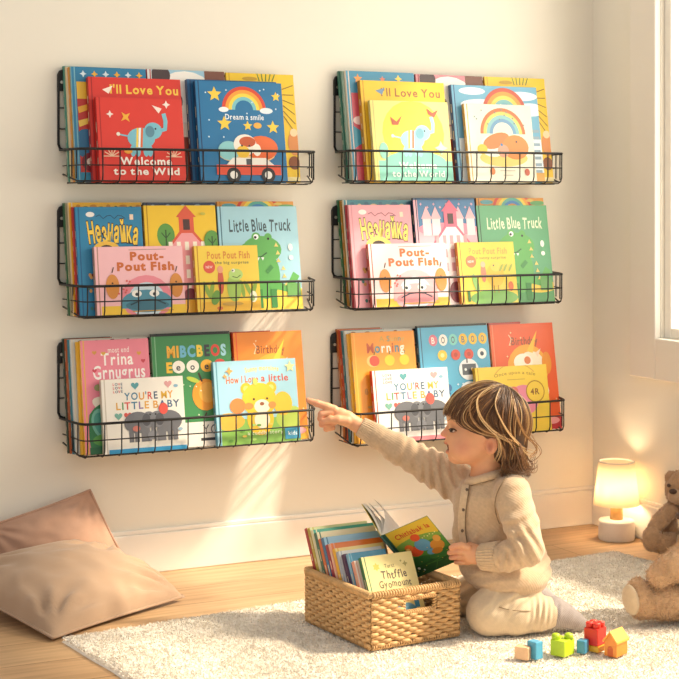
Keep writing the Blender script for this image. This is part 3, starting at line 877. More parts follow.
# ------------------------------------------------------------------ the six wall baskets and their books
BK = {}
BK['a1'] = wall_basket(58, 70, 150, 183, 81, 316, 'black wire basket on the wall with the red elephant book and blue rainbow book')
BK['a2'] = wall_basket(58, 206, 284, 315, 83, 316, 'black wire basket on the wall with the pink fish book and light blue dinosaur book')
BK['a3'] = wall_basket(58, 342, 418, 451, 83, 316, 'black wire basket on the wall with the white elephant book and light blue bear book')
BK['b1'] = wall_basket(334, 76, 152, 183, 352, 564, 'black wire basket on the wall with the yellow elephant book and cream rainbow book')
BK['b2'] = wall_basket(332, 206, 277, 307, 355, 564, 'black wire basket on the wall with the green dinosaur book and pale pink fish book')
BK['b3'] = wall_basket(331, 333, 408, 440, 357, 566, 'black wire basket on the wall behind the child with the orange fruit book')
DB = (.062, .071, .080, .089); DM = .108; DF = .128
def S(b, u0, v0, u1, d, T, ground, spine, art, label):
    return shelf_book(BK[b], u0, v0, u1, d, T, ground, spine, art, label, GR[b])
GR = dict(a1='picture books in the basket with the red elephant book', a2='picture books in the basket with the pink fish book', a3='picture books in the basket with the light blue bear book',
          b1='picture books in the basket with the cream rainbow book', b2='picture books in the basket with the green dinosaur book', b3='picture books in the basket behind the child')
# first row, left
S('a1', 63.5, 66, 120, DB[0], .0085, '#4f8f86', '#4f8f78', None, 'thin green-spined book, leftmost in the basket of the red elephant book')
S('a1', 66, 66.5, 122, DB[1], .0085, '#e8dcc0', '#e3d3a2', None, 'thin cream-spined book second from left beside the red elephant book')
S('a1', 68.6, 67, 124, DB[2], .0085, '#e2a23c', '#d98f3a', None, 'thin amber-spined book third from left beside the red elephant book')
S('a1', 71, 66.5, 145.5, DB[3], .0085, '#2f7fa8', '#7fb7c4', D_back_toys, 'tall blue, yellow and red picture book standing behind the red elephant book')
S('a1', 147, 69, 224, DB[3], .0085, '#dcdcd8', '#b8404a', D_panda, 'tall picture book with a white panda between the red and blue books')
S('a1', 226, 72.5, 293, DB[3], .0085, '#efc62c', '#c99a1c', D_lion, 'tall yellow picture book standing behind the blue rainbow book')
S('a1', 88, 76.5, 180, DM, .016, '#d8362c', '#a8221f', D_red_big, 'larger red book with a yellow title behind the red elephant book')
S('a1', 96, 97, 181.5, DF, .014, '#dd3a2e', '#b42722', D_red_small, 'red picture book with a pale blue elephant in front')
S('a1', 187, 79, 276, DM, .015, '#1f5f8f', '#1d4470', D_blue_plain, 'dark blue-spined book hidden behind the blue rainbow and car book')
S('a1', 195, 80.5, 281, DF, .013, '#1f74a8', '#173f66', D_blue_big, 'blue picture book with a rainbow, stars and a red car')
# first row, right
S('b1', 338.5, 71, 390, DB[1], .0085, '#2f6a58', '#2f6a58', None, 'thin dark green-spined book, leftmost beside the yellow elephant book')
S('b1', 342, 71, 392, DB[2], .0085, '#9fb8a8', '#8fb0a0', None, 'thin pale green-spined book second from left beside the yellow elephant book')
S('b1', 345.5, 70.5, 413.5, DB[3], .0085, '#3f8fb2', '#f0dcc8', D_back_pink, 'tall crimson and blue picture book behind the yellow elephant book')
S('b1', 415.5, 74, 482, DB[3], .0085, '#c9848c', '#8f2f3a', D_panda_pink, 'tall pink panda picture book between the yellow and cream books')
S('b1', 484.5, 76.5, 544, DB[3], .0085, '#efc62c', '#c99a1c', D_lion, 'tall yellow picture book standing behind the cream rainbow book')
S('b1', 360, 80, 443.5, DM, .017, '#f3c52e', '#c98f1c', D_yellow_big, 'larger yellow book with a brown title behind the yellow elephant book')
S('b1', 370, 100, 447, DF, .013, '#f2e184', '#c9c07a', D_yellow_small, 'yellow and mint picture book with a pale blue elephant')
S('b1', 451, 84.5, 536, DM, .016, '#6fb0cf', '#31507f', D_sky, 'sky blue rainbow book with dark blue spine behind the cream book')
S('b1', 464, 103.5, 530, DF, .013, '#f3ecd6', '#d0a048', D_cream, 'cream picture book with a rainbow and orange foxes')
# second row, left
S('a2', 63.5, 203, 115, DB[0], .0085, '#3f6f4a', '#3a6a48', None, 'thin green-spined book, leftmost beside the blue lettered book')
S('a2', 66, 203, 118, DB[1], .0085, '#b8b49a', '#a9a888', None, 'thin olive-spined book second from left beside the blue lettered book')
S('a2', 68.5, 202.5, 141, DB[3], .0085, '#eab42e', '#e0cba0', D_strip('#5d6a2c', '#c9861c'), 'yellow picture book only showing its top above the blue lettered book')
S('a2', 143.5, 202.5, 215, DB[3], .0085, '#3a4a66', '#2c2c34', D_strip('#d98a5a', '#8fb0c8'), 'dark patterned book only showing its top above the pink house book')
S('a2', 217, 201.5, 293, DB[3], .0085, '#e39a3a', '#c97a2a', D_rain_strip, 'orange rainbow book only showing its top above the light blue dinosaur book')
S('a2', 72, 207, 120, .0985, .0075, '#c9362c', '#c4302a', None, 'thin red-spined book tucked behind the blue lettered book')
S('a2', 75, 207, 141, DM, .009, '#2782ae', '#1d5f8c', D_letters_blue, 'blue book with large yellow Cyrillic letters')
S('a2', 143.5, 205.5, 215, DM, .014, '#f1c82e', '#b98a1c', D_house, 'yellow book with a pink house and green trees')
S('a2', 217, 206.5, 296, DM, .014, '#a5d3e2', '#3f6f86', D_dino_blue, 'light blue picture book with a green dinosaur')
S('a2', 94, 247, 182, DF, .014, '#f2bcc2', '#b58a7a', D_pout_pink, 'pink picture book with a sulking blue fish')
S('a2', 194, 246, 257, DF, .014, '#f0cf4a', '#c48a28', D_frog, 'yellow picture book with a green frog in front of the pink house book')
# second row, right
S('b2', 338, 200, 380, DB[0], .0085, '#2f6a48', '#2f6f48', None, 'thin green-spined book, leftmost beside the pink lettered book')
S('b2', 341, 200.5, 382, DB[1], .0085, '#d9a24a', '#c98a3a', None, 'thin ochre-spined book second from left beside the pink lettered book')
S('b2', 343.5, 200, 411, DB[3], .0085, '#3f8a98', '#e8d8c0', D_strip('#d9c48a', '#2f6f86'), 'teal book only showing its top above the pink lettered book')
S('b2', 413, 198, 474, DB[3], .0085, '#3a6a94', '#2a3a5a', D_strip('#c9d8e0', '#8a4a5a'), 'blue book only showing its top above the pink castle book')
S('b2', 476, 198, 543, DB[3], .0085, '#e39a3a', '#8a5a2a', D_rain_strip, 'orange rainbow book only showing its top above the green dinosaur book')
S('b2', 346, 205, 390, .0985, .0075, '#b83a44', '#a82c3a', None, 'thin crimson-spined book tucked behind the pink lettered book')
S('b2', 348.5, 205, 410, DM, .009, '#f0a4ae', '#d98a94', D_letters_pink, 'pink book with large pale yellow Cyrillic letters')
S('b2', 413, 200, 474, DM, .014, '#f4b4c2', '#2f3f5a', D_castle, 'pink and blue picture book with a pale pink castle')
S('b2', 476, 205.5, 546, DM, .014, '#5fa878', '#2a4a34', D_dino_green, 'green picture book with a green dinosaur')
S('b2', 368, 244, 445, DF, .014, '#f8dcdc', '#b5584a', D_pout_pale, 'pale pink picture book with a pink sulking fish')
S('b2', 457, 242.5, 513, DF, .014, '#f2d34a', '#c47a34', D_chick, 'yellow picture book with a yellow chick in front of the green dinosaur book')
# third row, left
S('a3', 63, 338.5, 110, DB[0], .0085, '#2f4a3a', '#2c4436', None, 'thin dark green-spined book, leftmost beside the pink heart book')
S('a3', 65.5, 339, 112, DB[1], .0085, '#c96a34', '#b9582c', None, 'thin rust-spined book second from left beside the pink heart book')
S('a3', 68, 339.5, 114, DB[2], .0085, '#3f8a98', '#357f90', None, 'thin teal-spined book third from left beside the pink heart book')
S('a3', 70.5, 339.5, 147, DB[3], .0085, '#d8d2c4', '#cfd6d6', D_strip('#c98a4a', '#4a3a30'), 'white-spined book only showing its edge behind the pink heart book')
S('a3', 151, 334, 229, DB[3], .0085, '#2a2a2c', '#1f1f22', None, 'black book only showing its top above the green letter book')
S('a3', 231, 332, 270, DB[3], .0085, '#b8402c', '#a23424', None, 'red-spined book tucked behind the orange unicorn book')
S('a3', 76, 342, 115, .0985, .0075, '#efbb2c', '#ecb62a', None, 'yellow-spined book tucked behind the pink heart book')
S('a3', 80, 341, 148, DM, .009, '#ec8a9c', '#e8b84a', D_pink3, 'pink picture book with white script title and hearts')
S('a3', 151.5, 337, 229.5, DM, .014, '#3f8a52', '#7fb48a', D_letters3, 'green picture book with coloured letters and an orange fruit')
S('a3', 233, 333, 301, DM, .014, '#ec8a2c', '#e8542c', D_uni_orange, 'orange picture book with a unicorn behind the light blue bear book')
S('a3', 101, 380, 182.5, DF, .014, '#f1ece2', '#cfc6b6', D_baby_blue, 'white picture book with grey elephants and a blue foot strip')
S('a3', 213, 362, 295, DF, .015, '#a4d4e6', '#5a9ab4', D_bear, 'light blue picture book with a yellow bear')
# third row, right
S('b3', 337, 329, 380, DB[0], .0085, '#c9783a', '#b86a34', None, 'thin brown-spined book, leftmost beside the orange fruit book')
S('b3', 339.5, 330, 382, DB[1], .0085, '#d95a34', '#c94f2c', None, 'thin red-spined book second from left beside the orange fruit book')
S('b3', 342, 330.5, 384, DB[2], .0085, '#3f7f8a', '#3a7480', None, 'thin teal-spined book third from left beside the orange fruit book')
S('b3', 344.5, 331, 412, DB[3], .0085, '#d8d6cc', '#c9d4d4', D_strip('#e0a060', '#7a4a34'), 'white-spined book only showing its edge behind the orange fruit book')
S('b3', 417, 326, 486, DB[3], .0085, '#2a2a2e', '#1f1f22', None, 'black book only showing its top above the blue robot book')
S('b3', 488.5, 323, 520, DB[3], .0085, '#c94a3c', '#b03a30', None, 'red-spined book tucked behind the red unicorn book')
S('b3', 347.5, 334, 385, .0985, .0075, '#f0b83a', '#ecb030', None, 'yellow-spined book tucked behind the orange fruit book')
S('b3', 351, 333, 413.5, DM, .009, '#f09a2c', '#f0b84a', D_fruit, 'orange picture book with a row of round fruits')
S('b3', 417.5, 328, 487, DM, .014, '#57aed2', '#2f5f80', D_robot, 'bright blue picture book with a white robot')
S('b3', 489.5, 325, 552, DM, .014, '#e8602c', '#f0946a', D_uni_red, 'red-orange picture book with a unicorn behind the yellow book')
S('b3', 372, 371, 447, DF, .014, '#f6f2ec', '#d8482c', D_baby_pink, 'white picture book with grey elephants and a pink foot strip')
S('b3', 475, 368, 546, DF, .014, '#f3d24a', '#c9a02c', D_yel3, 'yellow picture book with a round badge behind the head of the child')
# ------------------------------------------------------------------ soft-body modelling: smooth unions of round cones / ellipsoids, meshed as one surface
class Soft:
    """signed distance built from smoothly blended limbs, then surface nets -> one continuous mesh"""
    def __init__(s):
        s.ops = []
    def cone(s, a, b, ra, rb, k=.01, sub=False, sc=(1, 1, 1)):
        s.ops.append(('c', np.array(a, float), np.array(b, float), ra, rb, k, sub)); return s
    def chain(s, pts, rs, k=.01):
        for i in range(len(pts) - 1): s.cone(pts[i], pts[i + 1], rs[i], rs[i + 1], k)
        return s
    def ell(s, c, r, k=.01, sub=False, R=None):
        R = np.eye(3) if R is None else np.array(R, float)       # rows = local axes
        s.ops.append(('e', np.array(c, float), np.array(r, float), R, None, k, sub)); return s
    def bounds(s):
        lo = np.full(3, 1e9); hi = -lo
        for o in s.ops:
            if o[6]: continue
            if o[0] == 'c':
                m = max(o[3], o[4]) 
                lo = np.minimum(lo, np.minimum(o[1], o[2]) - m); hi = np.maximum(hi, np.maximum(o[1], o[2]) + m)
            else:
                m = max(o[2]); lo = np.minimum(lo, o[1] - m); hi = np.maximum(hi, o[1] + m)
        return lo, hi
    @staticmethod
    def prim(o, P):
        if o[0] == 'c':
            _, a, b, ra, rb, k, sub = o
            ab = b - a; L2 = ab.dot(ab) + 1e-12
            t = np.clip(((P - a) @ ab) / L2, 0, 1)
            q = P - a - t[:, None] * ab
            return np.sqrt((q * q).sum(1)) - (ra + (rb - ra) * t)
        _, c, r, R, _, k, sub = o
        q = (P - c) @ R.T
        k0 = np.sqrt(((q / r) ** 2).sum(1)); k1 = np.sqrt(((q / (r * r)) ** 2).sum(1)) + 1e-9
        return np.where(k0 < .2, -(1 - k0) * r.min(), k0 * (k0 - 1) / k1)
    def eval(s, P, ops=None):
        d = np.full(len(P), 1e3)
        for o in (s.ops if ops is None else ops):
            e = Soft.prim(o, P); k = o[5]
            if o[6]:
                h = np.clip(.5 - .5 * (d + e) / k, 0, 1)
                d = d + (-e - d) * h + k * h * (1 - h)
            else:
                h = np.clip(.5 + .5 * (e - d) / k, 0, 1)
                d = e + (d - e) * h - k * h * (1 - h)
        return d
    def field(s, h, pad=.012, disp=None):
        lo, hi = s.bounds(); lo = lo - pad; hi = hi + pad
        n = np.ceil((hi - lo) / h).astype(int) + 1
        G = np.full(n, 1.0, np.float32)
        B = 24
        for i in range(0, n[0], B):
            for j in range(0, n[1], B):
                for k in range(0, n[2], B):
                    e = np.minimum((i + B, j + B, k + B), n)
                    c = lo + h * (np.array((i, j, k)) + e - 1) / 2.0
                    rad = np.linalg.norm((e - (i, j, k)) * h) / 2 + .03
                    ops = [o for o in s.ops if abs(Soft.prim(o, c[None])[0]) < rad * 2.2 or Soft.prim(o, c[None])[0] < rad]
                    if not any(not o[6] for o in ops):
                        continue
                    d0 = s.eval(c[None], ops)[0]
                    if d0 > rad: continue
                    if d0 < -rad * 1.3 and not any(o[0] == 'e' for o in ops): G[i:e[0], j:e[1], k:e[2]] = -1; continue
                    X = np.stack(np.meshgrid(lo[0] + h * np.arange(i, e[0]), lo[1] + h * np.arange(j, e[1]), lo[2] + h * np.arange(k, e[2]), indexing='ij'), -1).reshape(-1, 3)
                    d = s.eval(X, ops)
                    if disp is not None:
                        near = np.abs(d) < .02
                        if near.any(): d[near] += disp(X[near])
                    G[i:e[0], j:e[1], k:e[2]] = d.reshape(e - (i, j, k))
        return G, lo
    def mesh(s, h, disp=None, pad=.012, relax=2, cut=None):
        G, lo = s.field(h, pad, disp)
        V, Q = surface_nets(G)
        V = lo + V * h
        V = laplace(V, Q, relax)
        V, Q = largest(V, Q)
        return V, Q

def surface_nets(G):
    s = G < 0
    n = G.shape
    c = np.zeros((n[0] - 1, n[1] - 1, n[2] - 1), np.int8)
    for a in (0, 1):
        for b in (0, 1):
            for d in (0, 1):
                c += s[a:n[0] - 1 + a, b:n[1] - 1 + b, d:n[2] - 1 + d]
    act = (c > 0) & (c < 8)
    idx = np.argwhere(act)
    num = np.full(act.shape, -1, np.int32); num[act] = np.arange(len(idx))
    acc = np.zeros((len(idx), 3)); cnt = np.zeros(len(idx))
    corners = [(a, b, d) for a in (0, 1) for b in (0, 1) for d in (0, 1)]
    vals = {cr: G[idx[:, 0] + cr[0], idx[:, 1] + cr[1], idx[:, 2] + cr[2]] for cr in corners}
    for cr in corners:
        for ax in range(3):
            if cr[ax] == 1: continue
            c2 = list(cr); c2[ax] = 1; c2 = tuple(c2)
            v0, v1 = vals[cr], vals[c2]
            m = (v0 < 0) != (v1 < 0)
            t = np.where(m, v0 / np.where(m, v0 - v1, 1), 0)
            p = np.tile(np.array(cr, float), (len(idx), 1)); p[:, ax] = t
            acc[m] += p[m]; cnt[m] += 1
    V = idx + acc / cnt[:, None]
    quads = []
    for ax in range(3):
        sl0 = [slice(None)] * 3; sl1 = [slice(None)] * 3
        sl0[ax] = slice(0, n[ax] - 1); sl1[ax] = slice(1, n[ax])
        a = s[tuple(sl0)]; b = s[tuple(sl1)]
        e = np.argwhere(a != b)
        u, w = [(1, 2), (2, 0), (0, 1)][ax]
        ok = (e[:, u] > 0) & (e[:, w] > 0) & (e[:, u] < n[u] - 1) & (e[:, w] < n[w] - 1)
        e = e[ok]
        fl = a[e[:, 0], e[:, 1], e[:, 2]]
        def at(du, dw):
            q = e.copy(); q[:, u] -= du; q[:, w] -= dw
            return num[q[:, 0], q[:, 1], q[:, 2]]
        q = np.stack([at(1, 1), at(0, 1), at(0, 0), at(1, 0)], 1)
        q[~fl] = q[~fl][:, ::-1]
        quads.append(q)
    Q = np.concatenate(quads)
    Q = Q[(Q >= 0).all(1)]
    return V, Q

def laplace(V, Q, it, w=.5):
    if not it: return V
    E = np.concatenate([Q[:, [0, 1]], Q[:, [1, 2]], Q[:, [2, 3]], Q[:, [3, 0]]])
    deg = np.bincount(E.ravel(), minlength=len(V)).astype(float)[:, None]
    for _ in range(it):
        A = np.zeros_like(V)
        for ax in range(3):
            A[:, ax] = np.bincount(E[:, 0], V[E[:, 1], ax], len(V)) + np.bincount(E[:, 1], V[E[:, 0], ax], len(V))
        V = V + w * (A / np.maximum(deg, 1) - V)
    return V

def largest(V, Q):
    """keep the biggest connected piece"""
    lab = np.arange(len(V))
    while True:
        m = lab[Q].min(1)
        new = lab.copy()
        for k in range(4): np.minimum.at(new, Q[:, k], m)
        new = new[new]
        if (new == lab).all(): break
        lab = new
    u, cn = np.unique(lab, return_counts=True)
    big = u[cn.argmax()]
    keep = lab == big
    remap = np.cumsum(keep) - 1
    Qk = Q[keep[Q[:, 0]]]
    return V[keep], remap[Qk]

def vnoise(P, scale, seed=0):
    """cheap smooth value noise on points"""
    q = P * scale + seed * 17.3
    i = np.floor(q).astype(np.int64); f = q - i; f = f * f * (3 - 2 * f)
    def hsh(a, b, c):
        n = (a * 374761393 + b * 668265263 + c * 2147483647 + seed * 97) & 0x7fffffff
        n = ((n ^ (n >> 13)) * 1274126177) & 0x7fffffff
        return ((n ^ (n >> 16)) & 0xffff) / 65535.0
    r = 0
    for a in (0, 1):
        for b in (0, 1):
            for c in (0, 1):
                w = (f[:, 0] if a else 1 - f[:, 0]) * (f[:, 1] if b else 1 - f[:, 1]) * (f[:, 2] if c else 1 - f[:, 2])
                r = r + w * hsh(i[:, 0] + a, i[:, 1] + b, i[:, 2] + c)
    return r * 2 - 1

def vnormals(V, Q):
    a = V[Q[:, 2]] - V[Q[:, 0]]; b = V[Q[:, 3]] - V[Q[:, 1]]
    n = np.cross(a, b); N = np.zeros_like(V)
    for k in range(4): np.add.at(N, Q[:, k], n)
    return N / (np.linalg.norm(N, axis=1)[:, None] + 1e-12)

def blades(P, Nrm, L, wd, lean, seed, curl=.4):
    """little bent fibres (two quads each) rooted at P"""
    r = np.random.default_rng(seed)
    n = len(P)
    d = Nrm + r.normal(0, lean, (n, 3)); d /= np.linalg.norm(d, axis=1)[:, None]
    sd = np.cross(d, r.normal(0, 1, (n, 3))); sd /= np.linalg.norm(sd, axis=1)[:, None] + 1e-9
    l = (L * r.uniform(.65, 1.15, n))[:, None]; w = wd * r.uniform(.7, 1.2, n)[:, None]
    bend = r.normal(0, curl, (n, 3)) * l
    m = P + d * l * .55 + bend * .25; t = P + d * l * .9 + bend
    V = np.stack([P - sd * w * .5, P + sd * w * .5, m - sd * w * .45, m + sd * w * .45, t - sd * w * .16, t + sd * w * .16], 1).reshape(-1, 3)
    b = np.arange(n)[:, None] * 6
    Q = np.concatenate([b + np.array([[0, 1, 3, 2]]), b + np.array([[2, 3, 5, 4]])])
    return V, Q

# ------------------------------------------------------------------ rug: a thick cream wool rug, pile and all
RUG_T = .016
c1 = floor_pt(61, 638.5, .008); c2 = floor_pt(615, 551, .01)
ax = (c2 - c1); Lx = math.hypot(ax.x, ax.y); ua = Vector((ax.x / Lx, ax.y / Lx, 0)); va = Vector((ua.y, -ua.x, 0))
Ly = 1.75
rug = empty('rug', (c1.x, c1.y, 0), math.atan2(ua.y, ua.x), 'thick cream wool rug lying on the oak floor under the child and wicker basket', 'rug')
def rug_edge(x, y):
    return x, y
nx, ny = 190, 130
gx = np.linspace(0, Lx, nx); gy = np.linspace(0, -Ly, ny)
X, Y = np.meshgrid(gx, gy, indexing='ij')
P = np.stack([X.ravel(), Y.ravel(), np.zeros(X.size)], 1)
ed = np.minimum(np.minimum(P[:, 0], Lx - P[:, 0]), np.minimum(-P[:, 1], Ly + P[:, 1]))
prof = np.sqrt(np.clip(1 - (1 - np.clip(ed / .014, 0, 1)) ** 2, 0, 1))
zz = (RUG_T - .005) * prof + .0012 * vnoise(P, 45, 3) * prof + .0011 * vnoise(P, 16, 5) * prof + .0005
wob = .004 * vnoise(P, 9, 8)
P[:, 0] += np.where(ed < .05, wob, 0) * 1.0; P[:, 1] += np.where(ed < .05, wob, 0)
P[:, 2] = zz
ii = np.arange(X.size).reshape(nx, ny)
Qr = np.stack([ii[:-1, :-1], ii[1:, :-1], ii[1:, 1:], ii[:-1, 1:]], -1).reshape(-1, 4)[:, ::-1]
rugm = mat('rug_wool', '#f1e8da', rough=.95, spec=.2, noise=.05, nscale=55, bump=.5, bscale=260, sheen=.3)
np_mesh('rug_base', P, Qr, rugm, rug)
# pile: fibres, only as far as the photo could see them
r = np.random.default_rng(3)
npile = 250000
px_ = r.uniform(0.002, Lx - .002, npile * 2); py_ = r.uniform(-Ly + .002, -.002, npile * 2)
wpos = np.array([(c1.x, c1.y)]) + px_[:, None] * np.array([[ua.x, ua.y]]) - py_[:, None] * np.array([[va.x, va.y]]) * 1.0
Zc = wpos[:, 0] * ST + wpos[:, 1] * CT; Uc = 339.5 + F * (wpos[:, 0] * CT - wpos[:, 1] * ST) / Zc
vis = (Uc > -300) & (Uc < 1000) & (HZ + F / Zc < 1100)
px_, py_ = px_[vis][:npile], py_[vis][:npile]
R0 = np.stack([px_, py_, np.zeros(len(px_))], 1)
ed = np.minimum(np.minimum(px_, Lx - px_), np.minimum(-py_, Ly + py_))
R0[:, 2] = (RUG_T - .005) * np.sqrt(np.clip(1 - (1 - np.clip(ed / .014, 0, 1)) ** 2, 0, 1)) 
tuft = np.stack([vnoise(R0, 38, 21), vnoise(R0, 38, 22), np.full(len(R0), 1.0)], 1)
tuft[:, :2] *= .45
out = np.zeros_like(R0)
near = ed < .016
out[:, 0] = np.where(near & (px_ < .016), -1, 0) + np.where(near & (Lx - px_ < .016), 1, 0); out[:, 1] = np.where(near & (-py_ < .016), 1, 0)
Nn = tuft + out * .8; Nn /= np.linalg.norm(Nn, axis=1)[:, None]
Vb, Qb = blades(R0, Nn, .0046, .0034, .6, 5)
Vb[:, 2] = np.minimum(Vb[:, 2], .0162)
pile = np_mesh('pile', Vb, Qb, rugm, rug); pile['kind'] = 'stuff'

# ------------------------------------------------------------------ cushions
def cushion(name, corners, thick, m, label, wr_seed, up, sag=0.0, group=None, n=46, flat=0.0, wk_=1.0, ex=.42):
    """corners: four world points (a, b, c, d) around the seam; puffed to both sides of their plane"""
    a, b, c, d = [np.array(tuple(p)) for p in corners]
    ctr = (a + b + c + d) / 4
    root = empty(name, tuple(ctr), 0, label, 'cushion')
    nrm = np.cross(b - a, d - a); nrm /= np.linalg.norm(nrm)
    if nrm.dot(np.array(up)) < 0: nrm = -nrm
    t = np.linspace(0, 1, n)
    S_, T_ = np.meshgrid(t, t, indexing='ij')
    s, q = S_.ravel(), T_.ravel()
    # edges bow in between the corners
    bow = .03
    s2 = s + bow * (4 * q * (1 - q)) * (0.5 - s) * 2 * .5 * 1.0
    q2 = q + bow * (4 * s * (1 - s)) * (0.5 - q) * 2 * .5 * 1.0
    Pm = (a[None] * ((1 - s2) * (1 - q2))[:, None] + b[None] * (s2 * (1 - q2))[:, None] + c[None] * (s2 * q2)[:, None] + d[None] * ((1 - s2) * q2)[:, None])
    puff = (np.clip(4 * s * (1 - s), 0, 1) ** ex) * (np.clip(4 * q * (1 - q), 0, 1) ** ex)
    edge = np.minimum(np.minimum(s, 1 - s), np.minimum(q, 1 - q))
    # wrinkles that radiate from corners and along seams
    wr = np.zeros(len(s))
    for (cx, cy) in ((0, 0), (1, 0), (1, 1), (0, 1)):
        dx, dy = s - cx, q - cy
        ang = np.arctan2(np.abs(dy) + 1e-6, np.abs(dx) + 1e-6); rr = np.hypot(dx, dy)
        wr += wk_ * .006 * np.sin(ang * 14 + wr_seed + cx * 3 + cy) * np.exp(-((rr - .22) / .16) ** 2)
    pn = np.stack([s * 2.0, q * 2.0, np.full_like(s, wr_seed)], 1)
    wr += wk_ * .004 * np.sin((s * 9 + 2.2 * vnoise(pn, 2, 3)) * 3.1) * np.exp(-(edge / .10) ** 2) * (edge > 0)
    wr += .008 * vnoise(pn, 2.0, int(wr_seed)) + .004 * vnoise(pn, 5.0, int(wr_seed) + 1)
    hgt = thick * puff + wr * np.clip(edge * 12, 0, 1)
    top = Pm + nrm * hgt[:, None]
    bot = Pm - nrm * (thick * puff * (1 - flat))[:, None]
    zmin = .004
    bot[:, 2] = np.maximum(bot[:, 2], zmin); top[:, 2] = np.maximum(top[:, 2], zmin + .001)
    V = np.concatenate([top, bot]) - ctr
    ii = np.arange(n * n).reshape(n, n)
    q1 = np.stack([ii[:-1, :-1], ii[1:, :-1], ii[1:, 1:], ii[:-1, 1:]], -1).reshape(-1, 4)
    if np.cross(b - a, d - a).dot(nrm) < 0: q1 = q1[:, ::-1]
    Qd = np.concatenate([q1, q1[:, ::-1] + n * n])
    o = np_mesh('cover', V, Qd, m, root)
    ring = np.concatenate([ii[:, 0], ii[-1, 1:], ii[::-1, -1][1:], ii[0, ::-1][1:-1]])
    pip = MB(); pip.tube(V[ring], .0036, 6, closed=True)
    pip.build('piping', m, root, smooth=True)
    return root
cush1 = mat('beige_cushion_linen', '#b4967c', rough=.9, spec=.2, noise=.06, nscale=14, bump=.35, bscale=700, sheen=.3)
cush2 = mat('rose_brown_cushion_velvet', '#b8917a', rough=.9, spec=.2, noise=.10, nscale=22, bump=.3, bscale=500, sheen=.4)
# front cushion lies on the floor, tipped up at the back
def cpt(u, v, Z): return cam2w((u - 339.5) / F * Z, Z, H - (v - HZ) * Z / F)
cushion('cushion', (cpt(-62, 578, 3.90), floor_pt(53, 638, .010), floor_pt(183.5, 596.5, .012), cpt(113, 552, 4.07)), .085, cush1, 'large beige cushion lying on the floor at the corner of the rug', 2.0, (-.1, -.6, 1), flat=.75, wk_=1.7)
cushion('cushion', (cpt(-14, 527, 4.005), cpt(14, 606, 4.005), cpt(134, 576, 4.15), cpt(90, 490, 4.15)), .046, cush2, 'rose brown cushion leaning on the wall behind the beige cushion', 5.0, (-.2, -1, .3), wk_=.5, ex=.85)
# ------------------------------------------------------------------ wicker basket on the rug
ZR = .0168
bl_ = floor_pt(299, 622.5, ZR); bf_ = floor_pt(371, 651, ZR); br_ = floor_pt(458.5, 636, ZR)
fx = (br_ - bf_); BW = fx.length; brz = math.atan2(fx.y, fx.x)
BL = (bl_ - bf_).length
BH = .118
wk = empty('wicker_basket', (bf_.x, bf_.y, ZR), brz, 'tan woven wicker basket full of picture books on the cream rug', 'basket')
wickm = mat('wicker_rattan', '#d8ae78', rough=.55, spec=.4, noise=.2, nscale=70, bump=.3, bscale=500)
wickm2 = mat('wicker_stake', '#b98c56', rough=.6, spec=.4, noise=.2, nscale=70)
# local frame: x along the front, y along the long side to the back
walls = {'front': ((0, 0), (BW, 0)), 'right': ((BW, 0), (BW, BL)), 'back': ((BW, BL), (0, BL)), 'left': ((0, BL), (0, 0))}
ROWS = 13
hx0, hx1, hz0, hz1 = BW * .36, BW * .72, BH * .60, BH * .86     # the hand hole in the front
FLARE = .0
for side, (a, b) in walls.items():
    a = Vector((*a, 0)); b = Vector((*b, 0)); L = (b - a).length; t = (b - a).normalized(); nrm = Vector((t.y, -t.x, 0))
    ns = max(6, int(round(L / .0165))); ns += ns % 2
    mb = MB(); st = MB()
    def ok(s, z):
        return not (side == 'front' and hx0 - .002 < s < hx1 + .002 and hz0 - .002 < z < hz1 + .002)
    for r_ in range(ROWS):
        z = .006 + (BH - .014) * (r_ + .5) / ROWS
        rr = (BH - .012) / ROWS * .56
        ph = 0 if r_ % 2 else math.pi
        runs, cur = [], []
        m = ns * 6
        rnd = random.Random(r_ * 7 + len(side))
        for i in range(m + 1):
            s = L * i / m
            if ok(s, z):
                off = .0034 * math.sin(math.pi * s / (L / ns) + ph)
                cur.append(a + t * s + nrm * off + Vector((0, 0, z + .0007 * math.sin(s * 90 + r_ * 2))))
            else:
                if len(cur) > 2: runs.append(cur)
                cur = []
        if len(cur) > 2: runs.append(cur)
        for c_ in runs: mb.tube(c_, rr, 6)
    for i in range(ns + 1):
        s = L * (i + .0) / ns
        if side == 'front' and hx0 < s < hx1:
            st.tube([a + t * s, a + t * s + Vector((0, 0, hz0))], .0026, 6); st.tube([a + t * s + Vector((0, 0, hz1)), a + t * s + Vector((0, 0, BH - .004))], .0026, 6)
        else:
            st.tube([a + t * s, a + t * s + Vector((0, 0, BH - .004))], .0026, 6)
    p = mb.build('woven_side', wickm, wk, smooth=True)
    st.build('stake', wickm2, p, smooth=True)
